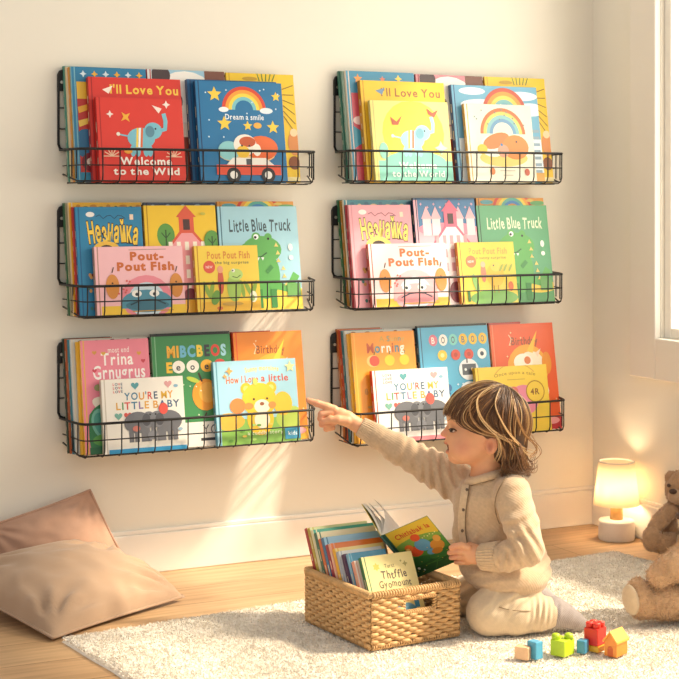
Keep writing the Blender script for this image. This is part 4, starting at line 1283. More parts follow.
# wrapped rim and base rope: a core with slanted wraps
def wrapped(path, rc, rw, pitch, closed=True):
    mb = MB()
    mb.tube(path, rc, 8, closed=closed)
    Pp = [Vector(p) for p in path]
    if closed: Pp.append(Pp[0])
    for p, q in zip(Pp[:-1], Pp[1:]):
        L = (q - p).length; t = (q - p).normalized(); n1 = t.cross(Vector((0, 0, 1)))
        if n1.length < .01: n1 = Vector((1, 0, 0))
        n1.normalize(); n2 = t.cross(n1)
        m = max(1, int(round(L / pitch)))
        for i in range(m):
            c_ = p + t * (L * (i + .5) / m)
            ring = [c_ + (n1 * math.cos(x) + n2 * math.sin(x)) * rc * 1.12 + t * math.cos(x + .6) * pitch * .45 for x in np.arange(8) * math.pi / 4]
            mb.tube(ring, rw, 5, closed=True)
    return mb
e = .0
rimp = [Vector(p) for p in ((e, -e, BH), (BW * .33, 0, BH), (BW * .66, 0, BH), (BW, 0, BH), (BW, BL * .5, BH), (BW, BL, BH), (BW * .5, BL, BH), (0, BL, BH), (0, BL * .5, BH))]
wrapped(rimp, .0062, .0026, .0068).build('rim', wickm, wk, smooth=True)
bsp = [Vector(p) for p in ((0, 0, .0055), (BW, 0, .0055), (BW, BL, .0055), (0, BL, .0055))]
wrapped(bsp, .0038, .0018, .0065).build('base_rope', wickm, wk, smooth=True)
hp = [Vector(p) for p in ((hx0, 0, hz0), (hx1, 0, hz0), (hx1, 0, hz1), (hx0, 0, hz1))]
wrapped(hp, .0042, .0018, .006).build('handle_opening', wickm, wk, smooth=True)
MB().box((.003, .003, .003), (BW - .003, BL - .003, .007)).build('base', wickm2, wk)

# ------------------------------------------------------------------ the books filed in it
Rz = Matrix.Rotation(brz, 4, 'Z')
def bk_local(u, v, yl):
    """pixel -> basket frame, on the plane y = yl of the basket"""
    k = (u - 339.5) / F
    d = Vector((k * CT + ST, CT - k * ST, -(v - HZ) / F)); o = Vector((0, 0, H))
    Mi = (Matrix.Translation(wk.location) @ Rz).inverted()
    o2 = Mi @ o; d2 = Mi.to_3x3() @ d
    t = (yl - o2.y) / d2.y
    return o2 + d2 * t
BS = .50
GB = 'picture books filed in the wicker basket'
filed = [
    # u0, v0, u1, ground, spine, art, label
    (293, 529.5, 352, '#d9b98a', '#a8323a', None, 'red-spined tan book at the very back of the wicker basket'),
    (298.5, 529, 356, '#c9cf9a', '#b8a648', None, 'olive-spined pale green book second from the back of the wicker basket'),
    (303.5, 531, 364, '#3f9a86', '#d8d3b0', None, 'teal-green book third from the back of the wicker basket'),
    (307.5, 533.5, 366, '#efe2bc', '#2f6a5a', None, 'cream-topped book with a dark green spine in the wicker basket'),
    (311.5, 539.5, 366, '#e8dcc4', '#c9653a', None, 'rust-spined cream book behind the pale blue book in the wicker basket'),
    (315, 538.5, 371, '#9cc8e0', '#28709a', D_spiral, 'pale blue book with small dark lettering in the wicker basket'),
    (321.5, 545, 378, '#d8c6c0', '#a02f44', None, 'crimson-spined book between the pale blue and orange books in the wicker basket'),
    (326, 544, 377, '#e0762c', '#d9a090', D_none, 'orange book in the middle of the wicker basket'),
    (330.5, 549, 379, '#efd48a', '#e0a82c', None, 'yellow-spined book just in front of the orange book in the wicker basket'),
    (337.5, 551.5, 380, '#dcdcd8', '#9aa6b4', None, 'grey-spined white book in front of the yellow-spined one in the wicker basket'),
    (344, 554, 382, '#6a4a66', '#4a2a4a', None, 'dark plum book behind the teal blue book in the wicker basket'),
    (348.5, 553.5, 385, '#2c86a8', '#7fb0c8', None, 'teal blue book near the front of the wicker basket'),
    (354, 561, 391, '#ecd8c8', '#e09a84', None, 'pink-spined book second from the front of the wicker basket'),
]
def D_front(a):
    a.star(.18, .86, .08, '#e6b83a', 6, .6); a.star(.80, .86, .06, '#a89a4a', 4); a.star(.72, .9, .03, '#a89a4a', 4)
    a.text('Turst', .46, .86, .22, .05, '#7a6a34', .01); a.text('Thtffle', .52, .755, .56, .10, '#5a4a2a', .02, wob=.12); a.text('Gyomount', .50, .645, .70, .09, '#6a5830', .015, wob=.12)
    a.ell(.60, .30, .22, .14, '#6aa0b8'); a.rect(.80, .32, .90, .56, '#3f8aa8'); a.line([(.82, .5), (.74, .44)], .04, '#3f8aa8'); a.ell(.72, .3, .1, .08, '#4f90a8')
    a.rect(.2, 0, 1, .08, '#d9465a'); a.rect(.45, .0, .62, .12, '#8fc0d0'); a.rect(.62, 0, .8, .14, '#f0e0a0')
yl0 = BL - .082
yl1 = .013
nb = len(filed) + 1
for i, row in enumerate(filed + [(361, 557.5, 411, '#e8d48a', '#3f7a4a', D_front, 'cream yellow book with brown lettering at the front of the wicker basket')]):
    u0, v0, u1, g_, s_, art, lab = row
    yb_ = yl0 + (yl1 - yl0) * i / (nb - 1)
    zt = .16
    for _ in range(4):
        q = bk_local(u0, v0, yb_ + BS * (zt - .0145)); zt = q.z
    q1 = bk_local(u1, v0, yb_ + BS * (zt - .0145))
    W_ = q1.x - q.x
    x0 = max(q.x, .0112)
    W_ = min(W_, BW - .012 - x0)
    ln = math.atan(BS)
    wl = wk.location + Rz @ Vector((x0, yb_, .0145))
    step = (yl0 - yl1) / (nb - 1)
    make_book('picture_book', W_, (zt - .0145) / math.cos(ln), step * .93 * math.cos(ln) * .93, g_, s_, art, wl, ln, lab, GB, rz=brz)

# ------------------------------------------------------------------ the lamp in the corner
lp = floor_pt(616.5, 539, 0)
LX = min(lp.x, XR - .073)
lamp = empty('table_lamp', (LX, lp.y, 0), 0, 'small lit lamp with a white shade on the floor in the room corner', 'lamp')
lz = lambda v: H - (v - HZ) * (LX * ST + lp.y * CT) / F
pxs = (LX * ST + lp.y * CT) / F
lampm = mat('lamp_base_ceramic', '#eee6da', rough=.45, noise=.03)
woodm = mat('lamp_neck_wood', '#d9a868', rough=.5, noise=.15, nscale=60)
rb_ = 18 * pxs
mb = MB(); mb.lathe([(.0, .0), (rb_ * .98, .0), (rb_, .004), (rb_, lz(519.5) - .006), (rb_ * .97, lz(519.5)), (.0, lz(519) + .001)], 40)
mb.build('base', lampm, lamp, smooth=True, bevel=0)
mb = MB(); mb.lathe([(6.4 * pxs, lz(519.5)), (6.2 * pxs, lz(512)), (6 * pxs, lz(498))], 24); mb.build('neck', woodm, lamp, smooth=True)
shm, nt, b = new_mat('lamp_shade_fabric')
b.inputs['Base Color'].default_value = (*lin('#f6ead2'), 1); b.inputs['Roughness'].default_value = .8
tl = nt.nodes.new('ShaderNodeBsdfTranslucent'); tl.inputs['Color'].default_value = (*lin('#fff2dc'), 1)
mx = nt.nodes.new('ShaderNodeMixShader'); mx.inputs['Fac'].default_value = .6
nt.links.new(b.outputs[0], mx.inputs[1]); nt.links.new(tl.outputs[0], mx.inputs[2]); nt.links.new(mx.outputs[0], nt.nodes['Material Output'].inputs['Surface'])
rs0, rs1, z0_, z1_ = 23 * pxs, 17.6 * pxs, lz(504), lz(461)
mb = MB(); mb.lathe([(rs0, z0_), (rs1, z1_), (rs1 - .0015, z1_), (rs0 - .0015, z0_), (rs0, z0_)], 48, caps=False)
sh = mb.build('shade', shm, lamp, smooth=False)
for p in sh.data.polygons: p.use_smooth = True
mb = MB(); mb.lathe([(rs1 + .0006, z1_ - .003), (rs1 + .001, z1_), (rs1 - .002, z1_ + .0008), (rs1 - .002, z1_ - .003)], 48, caps=False); mb.build('shade_trim', lampm, sh, smooth=True)
blb, nt, b = new_mat('lamp_bulb_glow')
em = nt.nodes.new('ShaderNodeEmission'); em.inputs['Color'].default_value = (*lin('#ffe0b4'), 1); em.inputs['Strength'].default_value = 50
nt.links.new(em.outputs[0], nt.nodes['Material Output'].inputs['Surface'])
mb = MB(); zc = (z0_ + z1_) / 2 - .01
mb.lathe([(.001, zc - .03)] + [(.026 * math.sin(t), zc - .026 * math.cos(t)) for t in np.linspace(.35, math.pi - .05, 12)], 20)
mb.build('bulb', blb, lamp, smooth=True)

# ------------------------------------------------------------------ toy blocks on the rug
blkm = attr_mat('painted_wood_block', rough=.42, noise=.05, nscale=120, coat=.1)
ZB = ZR + .0003
def block_at(u, v): return floor_pt(u, v, ZB)
def rot_root(name, p, rz, label, cat='toy block'):
    return empty(name, (p.x, p.y, ZB), rz, label, cat, 'wooden toy blocks on the rug')
pb = lambda p: (p.x * ST + p.y * CT) / F
# seen corner towards the camera: rz turns the block so that two faces show
RZB = -TH + math.radians(28)
def cube(name, u, v, wl, wr_, hpx, col, label, rz=RZB, bev=.0022):
    """u, v: nearest bottom corner; wl / wr_: pixel widths of the left and right face; hpx: height"""
    p = block_at(u, v); k = pb(p)
    ang = rz + TH                      # turn seen from the camera
    a = wl * k / max(.15, math.cos(ang)) ; bdep = wr_ * k / max(.15, math.sin(ang))
    return p, k, a, bdep, hpx * k, rz
def simple(name, u, v, wl, wr_, hpx, col, label, ang=28):
    # left face lies along -x', right face along +y'
    p = block_at(u, v); k = pb(p); rz = -TH - math.radians(ang)
    a = wl * k / math.cos(math.radians(ang)); d = wr_ * k / math.sin(math.radians(ang))
    root = rot_root(name, p, rz, label)
    return root, a, d, hpx * k
r_, a, d, h = simple('cube_block', 528, 661, 13, 5, 12.5, None, 'small natural wood cube block, leftmost on the rug')
MB().box((-a, 0, 0), (0, d, h), '#dcb48c').build('body', blkm, r_, bevel=.002)
r_, a, d, h = simple('cuboid_block', 536, 660.5, 8, 8, 17.5, None, 'blue cuboid block right beside the natural wood cube', 50)
MB().box((-a, 0, 0), (0, d, h), '#4d9fc2').build('body', blkm, r_, bevel=.002)
r_, a, d, h = simple('studded_block', 564.5, 658, 13, 12.5, 16, None, 'lime green block with two bumps on top', 38)
MB().box((-a, 0, 0), (0, d, h), '#b5cf26').build('body', blkm, r_, bevel=.002)
for sx_, sy_ in ((-a * .80, d * .28), (-a * .22, d * .72)):
    mb = MB(); mb.lathe([(.0095, h - .001), (.0095, h + .006), (.0085, h + .0095), (.005, h + .0115), (0, h + .012)], 20, '#a9c622', (sx_, sy_)); mb.build('stud', blkm, r_, smooth=True)
r_, a, d, h = simple('cube_block', 585, 654.5, 8, 5.5, 13, None, 'blue cube block between the lime and red blocks', 30)
MB().box((-a, 0, 0), (0, d, h), '#4590b4').build('body', blkm, r_, bevel=.002)
# yellow slab with the red block on it
p = block_at(597, 653); k = pb(p)
ry_ = -TH - math.radians(38)
sl = empty('slab_block', (p.x, p.y, ZB), ry_, 'flat yellow block under the red block', 'toy block', 'wooden toy blocks on the rug')
hs = 6 * k
MB().box((-13 * k, 0, 0), (.004, 17 * k, hs), '#e8b02c').build('body', blkm, sl, bevel=.0015)
rd = empty('studded_block', (p.x, p.y, ZB + hs + .0004), ry_, 'red block with studs on top of the yellow slab', 'toy block', 'wooden toy blocks on the rug')
MB().box((-15 * k, .0, 0), (.002, 18 * k, 17 * k), '#d8332a').build('body', blkm, rd, bevel=.002)
for sx_, sy_ in ((-11 * k, 5 * k), (-3 * k, 5 * k), (-11 * k, 13 * k), (-3 * k, 13 * k)):
    mb = MB(); mb.lathe([(.0085, 16.6 * k), (.0085, 17 * k + .010), (.0078, 17 * k + .011), (0, 17 * k + .011)], 20, '#d8332a', (sx_, sy_)); mb.build('stud', blkm, rd, smooth=True)
# little house
p = block_at(616.5, 658); k = pb(p); rz_ = -TH - math.radians(40)
hs_ = empty('house_block', (p.x, p.y, ZB), rz_, 'small orange toy house block with a pitched roof', 'toy block', 'wooden toy blocks on the rug')
a_, d_, h_ = 10.8 * k / math.cos(math.radians(40)), 14 * k / math.sin(math.radians(40)), 14.5 * k
mb = MB(); mb.add([(-a_, 0, 0), (0, 0, 0), (0, 0, h_), (-a_ / 2, 0, h_ + 9 * k), (-a_, 0, h_), (-a_, d_, 0), (0, d_, 0), (0, d_, h_), (-a_ / 2, d_, h_ + 9 * k), (-a_, d_, h_)],
    [(0, 1, 2, 3, 4), (9, 8, 7, 6, 5), (0, 5, 6, 1), (1, 6, 7, 2), (4, 9, 5, 0), (2, 7, 8, 3), (3, 8, 9, 4)], '#e08a34')
mb.build('body', blkm, hs_, bevel=.0012)
mb = MB()
for s in (-1, 1):
    x0_ = -a_ / 2; xe = 0.003 if s > 0 else -a_ - .003
    ze = h_ - .003; zp = h_ + 9 * k
    mb.add([(x0_, -.003, zp), (xe, -.003, ze), (xe, d_ + .003, ze), (x0_, d_ + .003, zp), (x0_, -.003, zp + .005), (xe, -.003, ze + .005), (xe, d_ + .003, ze + .005), (x0_, d_ + .003, zp + .005)],
           [(0, 1, 2, 3), (7, 6, 5, 4), (0, 4, 5, 1), (1, 5, 6, 2), (2, 6, 7, 3), (3, 7, 4, 0)], '#f0b04a')
mb.build('roof', blkm, hs_, bevel=.001)
mb = MB()
arch = [(-a_ * .72, -.0006, .0), (-a_ * .28, -.0006, .0)] + [(-a_ * .5 + a_ * .22 * math.cos(t), -.0006, h_ * .5 + a_ * .22 * math.sin(t)) for t in np.linspace(0, math.pi, 9)]
mb.add(arch + [(x, .001, z) for x, y, z in arch], [tuple(range(11))] + [(i, (i + 1) % 11, (i + 1) % 11 + 11, i + 11) for i in range(11)], '#c2571f')
mb.build('door', blkm, hs_)
# ------------------------------------------------------------------ the child, modelled in the frame of its own pose (x right, y away, z up)
ZC = 3.675
K = ZC / F
ORG = np.array([(505 - 339.5) / F * ZC, ZC, ZR])
def c(u, v, d=0.0):
    """point of the pose sketch: u, v in sketch units, d = units away from the middle plane"""
    Z = ZC + d * K
    return np.array([(u - 339.5) / F * Z, Z, H - (v - HZ) * Z / F]) - ORG
def soft_ell(S_, u, v, d, rx, ry, rz, k=.010, rot=0.0, sub=False, yaw=0.0):
    a, y = math.radians(rot), math.radians(yaw)
    R = np.array([[math.cos(a), 0, math.sin(a)], [0, 1, 0], [-math.sin(a), 0, math.cos(a)]])
    Ry = np.array([[math.cos(y), math.sin(y), 0], [-math.sin(y), math.cos(y), 0], [0, 0, 1]])
    return S_.ell(c(u, v, d), np.array([rx, ry, rz]) * K, k, sub, R @ Ry)
def limb(S_, pts, rs, k=.008):
    return S_.chain([c(*p) for p in pts], [r * K for r in rs], k)
p0 = cam2w(*(ORG))
person = empty('person', tuple(p0), -TH, 'child in a beige cardigan kneeling on the rug and pointing at the books', 'person')

# --- skin: one continuous body
B = Soft()
# torso, arms, legs beneath the clothes
soft_ell(B, 491, 503, 4, 30, 20, 26, .02); soft_ell(B, 497, 538, 5, 34, 19, 32, .02); soft_ell(B, 507, 572, 4, 33, 24, 20, .02)
limb(B, [(510, 496, -24), (526, 549, -54), (498, 556, -42), (484, 556.5, -28.5)], [12, 11.0, 9.5, 8.2])
limb(B, [(468, 488, 28), (430, 465, 40), (398, 447, 44), (368, 430, 48), (357, 425, 48.5)], [13, 12, 10.5, 8, 7.4])
limb(B, [(515, 586, -14), (489, 612, -30), (540, 614, -26), (553, 612, -23)], [15, 16, 12, 9])
limb(B, [(553, 612, -23), (570, 620, -19), (580, 624, -16)], [9, 6, 4])
limb(B, [(508, 584, 26), (458, 597, 46), (520, 614, 42), (545, 612, 38)], [19, 15, 12, 9])
# neck
limb(B, [(488, 455, 0), (487, 478, 0), (489, 492, 0)], [17, 15.5, 20], .012)
# head
soft_ell(B, 489, 423, 0, 38, 32, 35, .012)
soft_ell(B, 470, 440, 0, 24.5, 26, 24, .012)
soft_ell(B, 463, 450, -12, 13, 12, 11, .010); soft_ell(B, 463, 450, 12, 13, 12, 11, .010)
soft_ell(B, 457, 456.5, 0, 9, 11, 7.5, .008)
soft_ell(B, 456, 417, 0, 9.5, 18, 10, .010)
# nose, lips, mouth
limb(B, [(450.5, 424, 0), (445.0, 432.6, 0)], [2.4, 2.7], .006)
soft_ell(B, 443.6, 434.0, 0, 3.1, 2.9, 2.6, .004)
soft_ell(B, 447.5, 434.0, -3.4, 2.3, 1.8, 1.9, .003); soft_ell(B, 447.5, 434.0, 3.4, 2.3, 1.8, 1.9, .003)
soft_ell(B, 447.6, 442.6, 0, 3.8, 6.5, 2.6, .004); soft_ell(B, 449.2, 452.0, 0, 3.6, 6, 2.5, .004)
soft_ell(B, 446.0, 447.4, -2.5, 7.4, 8.4, 3.1, .002, sub=True)
# eye hollows
soft_ell(B, 449.5, 429.5, -14.5, 4.2, 5, 3.2, .005, sub=True); soft_ell(B, 449.5, 429.5, 14.5, 4.2, 5, 3.2, .005, sub=True)
# ears
for s in (-1, 1):
    soft_ell(B, 491.5, 445, s * 30.5, 6.6, 3.4, 9.6, .004, rot=-14, yaw=s * 18)
    soft_ell(B, 489.8, 445.5, s * 34.0, 3.4, 3.0, 6.0, .0018, sub=True)
# pointing hand
limb(B, [(357, 425, 48.5), (348, 419, 48)], [7.4, 8.2], .006)
soft_ell(B, 341, 416.5, 47.5, 11.5, 7.0, 8.6, .006, rot=-28)
limb(B, [(334, 409.5, 46), (327, 406.8, 45.5), (317, 403.2, 45), (308.2, 400.2, 44.6)], [4.6, 4.1, 3.6, 2.7], .0035)
limb(B, [(331, 412.5, 45), (321.6, 414.2, 43), (320.6, 418.6, 43), (328, 420.2, 45)], [4.3, 3.7, 3.3, 3.0], .0022)
limb(B, [(332, 417.5, 46), (322.6, 420.4, 45), (321.8, 424.4, 45), (329, 425.0, 46.5)], [4.1, 3.5, 3.2, 2.9], .0022)
limb(B, [(335, 421.5, 48), (326.5, 425.6, 47.5), (326.2, 429, 48), (333, 428.0, 48.6)], [3.7, 3.1, 2.9, 2.6], .0022)
limb(B, [(347, 421, 42), (338, 419.8, 39), (330.5, 419.4, 38.6), (323.5, 421.8, 39)], [5.0, 4.4, 3.7, 2.9], .003)
# holding hand
HD = -29.0
limb(B, [(484, 556.5, -28.5), (477, 555.5, HD)], [8.2, 8.0], .006)
soft_ell(B, 472.5, 554.5, HD - .5, 10.5, 6.0, 9.5, .006, rot=6)
for fi, (u0, v0, u1, v1, u2, v2, u3, v3, r_) in enumerate( ((468, 547.6, 461.5, 545.2, 455.5, 546.0, 451, 547.6, 3.2), (466, 552.2, 459, 551.0, 453.5, 551.6, 449.6, 552.8, 3.3), (466.5, 557.0, 459.5, 556.6, 454.5, 557.0, 451.2, 557.8, 3.2), (468.5, 561.6, 463, 562.0, 458.6, 562.0, 455.8, 562.2, 2.8))):
    limb(B, [(u0, v0, HD - 3 + fi * 1.6), (u1, v1, (-33.0, -30.0, -27.1, -24.5)[fi]), (u2, v2, (-32.6, -29.6, -26.7, -24.1)[fi]), (u3, v3, (-31.6, -28.7, -25.8, -23.4)[fi])], [r_ + .6, r_, r_ * .93, r_ * .8], .0018)
limb(B, [(478, 550, HD + 2), (470, 546.5, -19.0), (463, 546.8, -17.0), (457, 548.8, -16.0)], [5, 4.3, 3.8, 3], .003)

Vb_, Qb_ = B.mesh(.0017, relax=1)
Vb_[:, 2] = np.maximum(Vb_[:, 2], .0012)
def ptpix(V):
    W = V + ORG
    return 339.5 + F * W[:, 0] / W[:, 1], HZ - F * (W[:, 2] - H) / W[:, 1], (W[:, 1] - ZC) / K
U_, V_, D_ = ptpix(Vb_)
base = np.array(lin('#e3a880')); rosy = np.array(lin('#dc8a72')); lip = np.array(lin('#b8504a')); tip = np.array(lin('#dd957c'))
colr = np.tile(base, (len(Vb_), 1))
def blend(mask, colv):
    global colr
    m = np.clip(mask, 0, 1)[:, None]; colr = colr * (1 - m) + colv * m
g = lambda u, v, su, sv: np.exp(-((U_ - u) / su) ** 2 - ((V_ - v) / sv) ** 2)
blend(.42 * g(463, 447, 10, 9) * (np.abs(D_) > 8), rosy)
blend(.45 * g(444.5, 433, 4, 4), rosy)
blend(.5 * g(492, 446, 8, 10) * (np.abs(D_) > 22), rosy)
blend(.55 * g(489.8, 446, 2.8, 4.8) * (np.abs(D_) > 24), np.array(lin('#a8583e')))  # shade of the ear hollow painted into the skin colour
hand_zone = (U_ < 345) | ((U_ < 470) & (V_ > 535) & (D_ < 0))
blend(.4 * ((U_ < 325) & (V_ < 440)).astype(float), tip); blend(.35 * ((U_ < 458) & (V_ > 538) & (V_ < 568)).astype(float), tip)
lipm = np.exp(-((V_ - 443.8) / 1.8) ** 2) + np.exp(-((V_ - 451.2) / 1.8) ** 2)
blend(.6 * np.clip(lipm, 0, 1) * (U_ < 453) * (np.abs(D_) < 8.0), lip)
blend(.95 * ((np.abs(V_ - 447.4) < 2.9) & (U_ < 456) & (np.abs(D_ + 2.5) < 8.8) & (U_ > 445.0)).astype(float), np.array(lin('#6b201e')))
skinm = attr_mat('child_skin', rough=.5, spec=.4, noise=.03, nscale=60, sss=.18)
np_mesh('body', Vb_, Qb_, skinm, person, col=colr)

# --- eyes, lashes, brows
eyem = attr_mat('eye', rough=.15, noise=0, spec=.6)
darkm = mat('lash_brown', '#3a2416', rough=.6, noise=.1)
for s in (-1, 1):
    S_e = Soft(); soft_ell(S_e, 452.4, 430.4, s * 14.0, 3.2, 4.0, 2.1, .001)
    Ve, Qe = S_e.mesh(.0007, relax=1, pad=.004)
    ue, ve, de = ptpix(Ve)
    ce = np.tile(np.array(lin('#d9c8bb')), (len(Ve), 1))
    iris = ((ue - 450.6) / 2.6) ** 2 + ((ve - 430.0) / 2.6) ** 2 < 1
    ce[iris] = lin('#4a2c18')
    ce[((ue - 450.4) / 1.6) ** 2 + ((ve - 430.0) / 1.6) ** 2 < 1] = lin('#120b08')
    eo = np_mesh('eye', Ve, Qe, eyem, person, col=ce)
    ls = MB()
    ls.tube([c(448.6, 429.8, s * 15.6), c(450.4, 428.6, s * 17.4), c(452.8, 428.6, s * 18.2), c(455.2, 429.8, s * 18.5), c(456.8, 431.2, s * 18.4)], [.3 * K, .6 * K, .7 * K, .6 * K, .2 * K], 6)
    ls.tube([c(449.6, 431.9, s * 16.4), c(452.4, 432.3, s * 17.5), c(455.4, 431.9, s * 18.2)], [.15 * K, .22 * K, .15 * K], 6)
    ls.build('eyelashes', darkm, person, smooth=True)
    br_m = MB(); br_m.tube([c(447.8, 420.8, s * 15.5), c(451, 418.6, s * 18.5), c(456, 418.4, s * 21.0), c(461, 420.4, s * 22.5)], [.25 * K, .6 * K, .55 * K, .2 * K], 6)
    br_m.build('eyebrow', mat('brow_brown', '#a67a55', rough=.7, noise=.1), person, smooth=True)

# --- knitted cardigan
def knit(name, colr_, scale=420.0, str_=.35, noise=.05):
    if name in MATS: return MATS[name]
    m, nt, b = new_mat(name)
    b.inputs['Roughness'].default_value = .92; b.inputs['Specular IOR Level'].default_value = .2
    b.inputs['Sheen Weight'].default_value = .35; b.inputs['Sheen Roughness'].default_value = .5
    tc = nt.nodes.new('ShaderNodeTexCoord')
    n = nt.nodes.new('ShaderNodeTexNoise'); n.inputs['Scale'].default_value = 130; n.inputs['Detail'].default_value = 5
    nt.links.new(tc.outputs['Object'], n.inputs['Vector'])
    r_ = nt.nodes.new('ShaderNodeValToRGB'); cc = lin(colr_)
    r_.color_ramp.elements[0].position = .3; r_.color_ramp.elements[1].position = .7
    r_.color_ramp.elements[0].color = (*[x * (1 - noise * 2) for x in cc], 1); r_.color_ramp.elements[1].color = (*[min(1, x * (1 + noise)) for x in cc], 1)
    nt.links.new(n.outputs['Fac'], r_.inputs['Fac']); nt.links.new(r_.outputs['Color'], b.inputs['Base Color'])
    w1 = nt.nodes.new('ShaderNodeTexWave'); w1.wave_type = 'BANDS'; w1.bands_direction = 'DIAGONAL'; w1.inputs['Scale'].default_value = scale / 6; w1.inputs['Distortion'].default_value = 2.0; w1.inputs['Detail Scale'].default_value = 3
    nt.links.new(tc.outputs['Object'], w1.inputs['Vector'])
    ad = nt.nodes.new('ShaderNodeMath'); ad.operation = 'ADD'
    nt.links.new(w1.outputs['Fac'], ad.inputs[0]); nt.links.new(n.outputs['Fac'], ad.inputs[1])
    bp = nt.nodes.new('ShaderNodeBump'); bp.inputs['Strength'].default_value = str_; bp.inputs['Distance'].default_value = .0012
    nt.links.new(ad.outputs[0], bp.inputs['Height']); nt.links.new(bp.outputs['Normal'], b.inputs['Normal'])
    MATS[name] = m
    return m
cardm = knit('oatmeal_knit', '#cdb090')
ribm = knit('oatmeal_rib', '#d8bc9a')
trm = knit('cream_jersey', '#d6c0a2', 700, .2, .03)
sockm = knit('grey_wool', '#a39894', 600, .3, .05)

def folds(lst, small=.0008):
    L = []
    for (u, v, d, du, dv, dd, lam, amp, rad) in lst:
        dr = np.array([du, dd, -dv], float); dr /= np.linalg.norm(dr)
        L.append((c(u, v, d), dr, lam * K, amp * K, rad * K))
    def disp(P):
        o = small * vnoise(P, 60, 4)
        for cc, dr, lam, amp, rad in L:
            q = P - cc
            s_ = q @ dr
            w_ = vnoise(P, 28, 9) * .5
            o = o + amp * np.sin(2 * math.pi * s_ / lam + w_ * 2.5) * np.exp(-(q * q).sum(1) / rad ** 2)
        return o
    return disp

C = Soft()
soft_ell(C, 491, 503, 3, 39, 31, 31, .02); soft_ell(C, 496, 533, 4, 44, 30, 38, .022); soft_ell(C, 504, 563, 4, 46, 36, 29, .02)
soft_ell(C, 509, 573, -3, 41, 48, 23, .014)
soft_ell(C, 513, 490, -22, 17, 17, 15, .018); soft_ell(C, 467, 489, 24, 20, 18, 17, .018)
limb(C, [(512, 494, -28), (521, 524, -44), (527, 549, -55)], [18.5, 17.5, 17], .005); limb(C, [(527, 549, -55), (507, 556.5, -46), (487, 557, -32)], [16.5, 14.5, 11.0], .004)
limb(C, [(464, 487, 28), (430, 466.5, 38), (398, 448.5, 44), (376, 435.5, 47), (366, 429.5, 48)], [20.5, 17.5, 15, 11.5, 9.6], .011)
limb(C, [(489, 482, 0), (489, 492, 0)], [20, 27], .018)
# neck opening
C.cone(c(484, 462, 0), c(486, 484, 0), 15 * K, 15.5 * K, .004, True)
cdisp = folds([
    (522, 546, -62, 1, -.6, 0, 10, 2.6, 17), (505, 558, -56, 1, .1, 0, 8, 1.8, 13), (512, 522, -58, .35, 1, 0, 12, 1.8, 18), (520, 500, -44, .2, 1, 0, 13, 1.0, 18),
    (440, 473, 30, 1, -.15, 0, 9.5, 3.0, 22), (456, 492, 20, 1, -.2, 0, 10, 3.0, 20), (412, 455, 40, 1, .25, 0, 12, 1.9, 22), (380, 439, 46, 1, .5, 0, 7, .8, 12),
    (535, 570, -10, .3, 1, 0, 11, 1.6, 26), (500, 580, -30, .25, 1, 0, 9, 1.3, 24), (478, 545, -30, .9, .4, 0, 14, 1.0, 26), (537, 525, 0, .2, 1, 0, 15, 1.3, 26), (470, 565, -20, .5, 1, 0, 10, 1.1, 20)])
Vc, Qc = C.mesh(.0023, disp=cdisp, relax=1)
card = np_mesh('cardigan', Vc, Qc, cardm, person)
Uc_, Vc_, Dc_ = ptpix(Vc)
def front_d(u, v, UU, VV, DD, rad=2.5):
    m = (UU - u) ** 2 + (VV - v) ** 2 < rad * rad
    return DD[m].min()
# ribbed cuffs
def ribbed(a, b, ra, rb, n, parent, name, m, amp=.045, seg_mul=6, rings=8, roll=.0):
    a = np.array(a); b = np.array(b); t = (b - a) / np.linalg.norm(b - a)
    n1 = np.cross(t, (0, 1, 0)); n1 /= np.linalg.norm(n1); n2 = np.cross(t, n1)
    seg = n * seg_mul
    th = np.arange(seg) * 2 * math.pi / seg
    V, Q = [], []
    prof = [(0, .86), (0, 1)] + [(i / rings, 1) for i in range(1, rings)] + [(1, 1), (1.03, .94), (1.0, .82), (.5, .80)]
    for (s, q) in prof:
        r_ = (ra + (rb - ra) * s) * q * (1 + amp * np.cos(n * th) * (1 if q > .9 else .3))
        V.append(a + (b - a) * s + r_[:, None] * (np.cos(th)[:, None] * n1 + np.sin(th)[:, None] * n2))
    V = np.concatenate(V)
    for i in range(len(prof) - 1):
        k0 = np.arange(seg); k1 = (k0 + 1) % seg
        Q.append(np.stack([i * seg + k0, i * seg + k1, (i + 1) * seg + k1, (i + 1) * seg + k0], 1))
    return np_mesh(name, V, np.concatenate(Q), m, parent)
ribbed(c(501, 556.5, -42), c(482.5, 557, -29.5), 14.6 * K, 12.6 * K, 30, card, 'cuff', ribm)
ribbed(c(377, 436, 47), c(360.5, 426.5, 48.2), 11.9 * K, 9.8 * K, 28, card, 'cuff', ribm)
# collar band
col_pts = []
for i in range(28):
    a = 2 * math.pi * i / 28
    x = math.cos(a); y = math.sin(a)
    col_pts.append(c(486 - 18.0 * x, 477.5 + 5.5 * x + (-y) * 1.5 * 0, 19 * y))
mb = MB(); mb.tube(col_pts, 4.3 * K, 10, closed=True)
mb.build('collar_band', ribm, card, smooth=True)
mb = MB(); mb.tube([np.array(p) + (np.array(p) - np.array(c(486, 477.5, 0))) * np.array([.17, .17, 0]) + np.array([0, 0, -3.6 * K]) for p in col_pts], .35 * K, 5, closed=True)
mb.build('collar_seam', mat('stitched_edge', '#8a7458', rough=.9, noise=.05), card, smooth=True)
